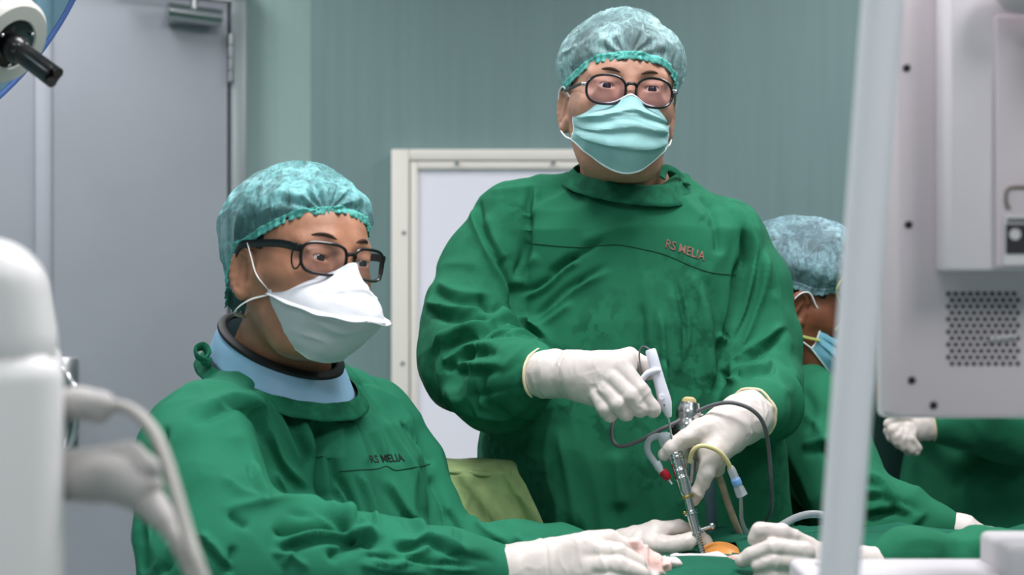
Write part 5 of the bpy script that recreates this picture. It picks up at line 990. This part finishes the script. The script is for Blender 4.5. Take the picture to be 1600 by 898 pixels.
# ================================================================ FOREGROUND
# white machine at left
mc = thing('medical_console', 'white rounded medical console at the left edge of the foreground', 'machine', (P(-60, 449, .92).x, .95, 0))
xr = P(100, 449, .90).x; xr2 = P(86, 449, .90).x; ztop = P(0, 371, .90).z; zsh = P(0, 552, .90).z; xl = xr-.42
MB().box(((xl+xr)/2, 1.06, (zsh+.18)/2), (xr-xl, .34, zsh-.18), bev=.018, seg=4).build('housing', M['machine'], mc)
f = Field((xl-.02, .84, zsh-.03), (xr+.03, 1.28, ztop+.03), .004)
f.op(lambda X, Y, Z: np.sqrt(np.maximum(np.abs(X-(xl+xr2)/2)-((xr2-xl)/2-.030)+.16*(Z-zsh-.02), 0)**2+np.maximum(np.abs(Y-1.06)-.135, 0)**2+np.maximum(np.abs(Z-(zsh-.02+ztop)/2)-((ztop-zsh+.02)/2-.030), 0)**2)-.030, (xl, .86, zsh-.02), (xr, 1.26, ztop), .01)
V, Q = f.mesh(); obj_np('top_cover', relax(V, Q, 3), Q, M['machine'], mc)
MB().box(((xl+xr)/2, 1.06, .15), (xr-xl-.02, .30, .06), bev=.01).build('base', M['case'], mc)
for sx_ in (xl+.05, xr-.05):
    for sy_ in (.93, 1.19): MB().cyl((sx_-.012, sy_, .04), (sx_+.012, sy_, .04), .04).box((sx_, sy_, .09), (.03, .02, .07)).build('caster', M['black'], mc)
TURN = Matrix.Translation((xr, .90, 0)) @ Matrix.Rotation(math.radians(17.8), 4, 'Z') @ Matrix.Translation((-xr, -.90, 0))
for o in mc.children:
    o.data.transform(TURN)
def plug(pts, name, m, parent, sq=.6, k=.006):
    q = mm(pts); A = np.array([tuple(p) for p, r in q]); f = Field(A.min(0)-.05, A.max(0)+.05, .003); f.chain(q, k); V, Q = f.mesh(); return obj_np(name, relax(V, Q, 3), Q, m, parent)
c1 = thing('console_cable', 'thin grey cable arching from the upper plug of the left console', 'cable', tuple(P(165, 630, .92)))
plug([(98, 628, .92, 8), (120, 628, .92, 9.5), (158, 632, .92, 9.5)], 'plug', M['grey_plug'], c1); plug([(108, 634, .925, 9), (155, 640, .92, 9)], 'plug_grip', M['grey_plug'], c1)
MB().tube(spline([P(160, 635, .92), P(185, 634, .92), P(212, 645, .91), P(238, 672, .90), (P(258, 715, .89)), P(275, 770, .88), P(292, 830, .87), P(312, 890, .86), P(345, 980, .86), P(380, 1150, .90)], 8), .0042, 10).build('cord', M['grey_cable'], c1)
c2 = thing('console_cable', 'thick grey cable with a large moulded plug, lower on the left console', 'cable', tuple(P(180, 740, .92)))
plug([(98, 742, .93, 17), (150, 742, .92, 17), (195, 745, .91, 17), (218, 762, .905, 15)], 'plug', M['grey_plug'], c2); plug([(150, 716, .92, 8), (200, 712, .91, 9), (225, 735, .905, 11)], 'plug_latch', M['grey_plug'], c2)
q = spline([P(215, 765, .905), P(240, 792, .90), P(262, 820, .89), P(280, 850, .885)], 5)
MB().tube(q, [.0125-.0006*i+(.0008 if i % 2 else 0) for i in range(len(q))], 12).build('strain_relief', M['grey_plug'], c2)
MB().tube(spline([P(262, 820, .89), P(285, 855, .88), P(302, 890, .875), P(320, 940, .87), P(350, 1150, .90)], 8), .0062, 10).build('cord', M['grey_cable'], c2)

# pole at right
pl = thing('support_pole', 'blurred silvery metal pole leaning in the right foreground', 'pole', (P(1306, 449, .95).x, .95, 0))
p0, p1 = P(1384, -60, .97), P(1304, 980, .97); dv = (p0-p1)/(p0.z-p1.z); top = p0+dv*.28; bot = p1-dv*(p1.z-.06)
MB().tube([bot, p1, p0, top], .0142, 28).build('tube', mat('painted_white_metal', (226, 226, 232), .28, 0., coat=.3), pl)
MB().box((bot.x, bot.y, .045), (.42, .06, .035), bev=.01).box((bot.x, bot.y, .045), (.06, .42, .034), bev=.01).build('base', M['machine'], pl)
for sx_, sy_ in ((-.19, 0), (.19, 0), (0, -.19), (0, .19)): MB().cyl((bot.x+sx_-.01, bot.y+sy_, .0225), (bot.x+sx_+.01, bot.y+sy_, .0225), .0225).build('caster', M['black'], pl)
MB().tube([top, top+Vector((.05, 0, .02))], .006, 10).tube([top, top+Vector((-.05, 0, .02))], .006, 10).build('hook', M['steel'], pl)

# monitor housing seen from behind
mo = thing('monitor', 'large grey monitor housing seen from behind, hanging at upper right', 'monitor', tuple(P(1620, 449, 1.30)))
dm = 1.25
def R3(x0, x1, y0, y1, d0, d1, d=dm):   # px rectangle at depth d -> centre, size
    a = P(x0, y1, d); b = P(x1, y0, d); return ((a.x+b.x)/2, (d0+d1)/2, (a.z+b.z)/2), (b.x-a.x, abs(d1-d0), b.z-a.z)
c, s_ = R3(1403, 1840, -95, 652, 1.25, 1.31); case = MB().box(c, s_, bev=.004).build('rear_case', M['case'], mo)
c, s_ = R3(1368, 1900, -100, 650, 1.311, 1.338, 1.338); MB().box(c, s_, bev=.006).build('front_bezel', M['bezel'], mo)
c, s_ = R3(1474, 1790, -70, 423, 1.205, 1.2495, 1.225); MB().box(c, s_, bev=.003).build('cover', M['case_light'], mo)
c, s_ = R3(1556, 1790, 24, 418, 1.199, 1.2045, 1.20); MB().box(c, s_, bev=.002).build('cover_panel', M['case'], mo)
for px, py in ((1417, 106), (1420, 351), (1425, 594), (1459, 633)):
    MB().lathe([(.0001, -.0015), (.0022, -.0015), (.0034, 0), (.0034, .001)], P(px, py, 1.249), (0, 1, 0), 14).build('screw', M['black_matte'], mo)
k = 0; hole = None
for r in range(12):
    for cidx in range(10):
        px = 1482+cidx*11.4+(5.7 if r % 2 else 0); py = 459+r*9.9
        if px > 1592: continue
        if hole is None: hole = MB().lathe([(.0001, -.0006), (.0018, -.0006), (.0021, 0), (.0021, .0006)], (0, 0, 0), (0, 1, 0), 10).build('vent_hole', M['hole'], mo); o = hole
        else: o = bpy.data.objects.new('vent_hole', hole.data); attach(o, mo, {})
        o.location = P(px, py, 1.2497)
for i in range(5):
    MB().box(P(1550+i*9, 528-i*.8, 1.247), (.004, .0008, .004), bev=.0003).build('reflective_tag', M['label'], mo)
c, s_ = R3(1568, 1680, 336, 414, 1.1975, 1.1985, 1.198); lb = MB().box(c, s_).build('label_sticker', M['label'], mo)
c, s_ = R3(1572, 1650, 350, 396, 1.1965, 1.1974, 1.197); MB().box(c, s_).build('printed_block', M['label_print'], lb)
MB().lathe([(.0035, 0), (.0047, 0), (.0047, -.0006), (.0035, -.0006), (.0035, 0)], P(1586, 366, 1.1962), (0, 1, 0), 24).lathe([(.0001, 0), (.0016, 0), (.0016, -.0006), (.0001, -.0006)], P(1586, 366, 1.1962), (0, 1, 0), 16).build('printed_ring', M['label'], lb)
c, s_ = R3(1574, 1650, 341, 346, 1.1965, 1.1974, 1.197); MB().box(c, s_).build('printed_bar', M['dark_cable'], lb)
MB().tube(spline([P(1578, 326, 1.198), P(1573, 318, 1.198), P(1573, 300, 1.198), P(1580, 293, 1.198), P(1600, 292, 1.198), P(1660, 292, 1.198)], 4), .0014, 6).build('printed_outline', M['label_brown'], mo)
f = Field(P(1500, 40, 1.16)-Vector((.02, .08, .02)), P(1900, -260, 1.20)+Vector((.1, .1, .1)), .005)
f.chain([(P(1600, -22, 1.17), .024), (P(1720, -30, 1.17), .028), (P(1730, -200, 1.17), .028)], .03); f.cone(P(1720, -30, 1.15), P(1720, -30, 1.22), .035, .035, .02)
V, Q = f.mesh(); obj_np('mount_arm', relax(V, Q, 2), Q, mat('arm_pinkish', (214, 198, 204), .5), mo)
pt_ = P(1730, -200, 1.17); MB().cyl(pt_, (pt_.x, pt_.y, CEIL-.03), .03).lathe([(.03, 0), (.09, .02), (.09, .05)], (pt_.x, pt_.y, CEIL-.05)).build('ceiling_column', M['case_light'], mo)

# white unit lower right
M['unit'] = mat('unit_off_white', (196, 192, 196), .6)
un = thing('white_unit', 'blurred white boxy unit at the lower right edge of the foreground', 'machine', (P(1480, 449, 1.35).x, 1.4, 0))
a0 = P(1232, 871, 1.38); b0 = P(1760, 871, 1.30)
MB().box(((a0.x+b0.x)/2, 1.34, (a0.z+.55)/2+.0), (b0.x-a0.x, .08, a0.z-.55), bev=.006, seg=3).build('lower_deck', M['unit'], un)
a1 = P(1530, 828, 1.37); MB().box(((a1.x+b0.x)/2, 1.33, (a1.z+a0.z)/2-.01), (b0.x-a1.x, .085, a1.z-a0.z+.02), bev=.007, seg=3).build('raised_deck', M['unit'], un)
MB().tube([P(1272, 880, 1.2995), P(1300, 888, 1.2995)], .001, 6).build('seam_line', M['case'], un)
for x in (a0.x+.05, b0.x-.05):
    for y in (1.32, 1.36): MB().cyl((x, y, 0), (x, y, .56), .012).build('leg', M['steel'], un)

# added dark box standing in for the shadow in the gap behind
tr = thing('shade_gap_box', 'added dark green box filling the shadowed gap between the two people behind the pole', 'box', (P(1380, 449, 3.35).x, 3.35, 0))
cx_ = P(1380, 449, 3.35).x; MB().box((cx_, 3.35, .56), (.34, .40, .88), bev=.03, seg=3).build('cover', mat('dark_green_gap_shade', (20, 58, 52), .9), tr)
for s1 in (-1, 1):
    for s2 in (-1, 1): MB().cyl((cx_+s1*.13-.01, 3.35+s2*.15, .035), (cx_+s1*.13+.01, 3.35+s2*.15, .035), .035).cyl((cx_+s1*.13, 3.35+s2*.15, .06), (cx_+s1*.13, 3.35+s2*.15, .14), .012).build('caster', M['black'], tr)

# surgical light, upper left
sl_ = thing('surgical_light', 'surgical light with black handle and blue-rimmed clear disc at upper left', 'lamp', tuple(P(20, 70, 1.5)))
ha = (P(98, 128, 1.488)-P(28, 76, 1.52)).normalized(); hc = P(36, 84, 1.515)
MB().lathe([(.0001, 0), (.0085, 0), (.0095, .003), (.0105, .010), (.0105, .060), (.0098, .066), (.0001, .066)], hc-ha*.014, ha, 20).build('handle', M['black'], sl_)
MB().ball(hc-ha*.012, .0155, 20, 12).build('handle_base', M['black'], sl_)
# two grip halves at the end of the handle
u_ = ha.cross(Vector((0, 1, 0))).normalized()
for s in (-1, 1): MB().tube([hc-ha*.004+u_*s*.0052, hc+ha*.056+u_*s*.0056], .0062, 14).build('grip_half', M['black'], sl_)
fc = P(17, 66, 1.53); fn = Vector((.80, -.32, -.50)).normalized(); SL = Matrix.Translation(fc) @ Matrix.Scale(.86, 4) @ Matrix.Translation(-fc)
MB().lathe([(.0001, -.020), (.020, -.020), (.030, -.008), (.034, .004), (.030, .006), (.0, -.0005)], fc, fn, 36).build('socket', M['black'], sl_, xf=SL)
MB().lathe([(.031, .002), (.034, .007), (.052, .006), (.057, .0), (.058, -.010), (.054, -.014), (.030, -.012), (.031, .002)], fc, fn, 48).build('ring', M['lamp_ring'], sl_, xf=SL)
MB().lathe([(.056, -.014), (.060, -.018), (.066, -.04), (.066, -.10), (.050, -.14), (.0001, -.15)], fc, fn, 40).build('head', M['lamp_body'], sl_, xf=SL)
for k in range(3):
    aa = k*2.1; v1 = fn.orthogonal().normalized(); v2 = fn.cross(v1); MB().ball(fc+(v1*math.cos(aa)+v2*math.sin(aa))*.024+fn*.006, .0022, 10, 6).build('screw', M['chrome'], sl_)
dc = P(-144, -100, 1.62)
MB().lathe([(.0001, .004), (.10, .0035), (.296, .0), (.296, -.003), (.10, 0), (.0001, 0)], dc, fn, 96).build('disc', M['disc'], sl_)
rim = []; v1 = fn.orthogonal().normalized(); v2 = fn.cross(v1)
for k in range(96): aa = 2*PI*k/96; rim.append(dc+(v1*math.cos(aa)+v2*math.sin(aa))*.298)
MB().tube(rim, .0036, 8, closed=True).build('disc_rim', M['blue_rim'], sl_)
bk = fc-fn*.14; MB().tube(spline([bk, bk+Vector((-.12, .10, .12)), bk+Vector((-.22, .12, .30)), Vector((bk.x-.25, bk.y+.12, CEIL-.02))], 8), .018, 14).build('arm', M['lamp_body'], sl_)
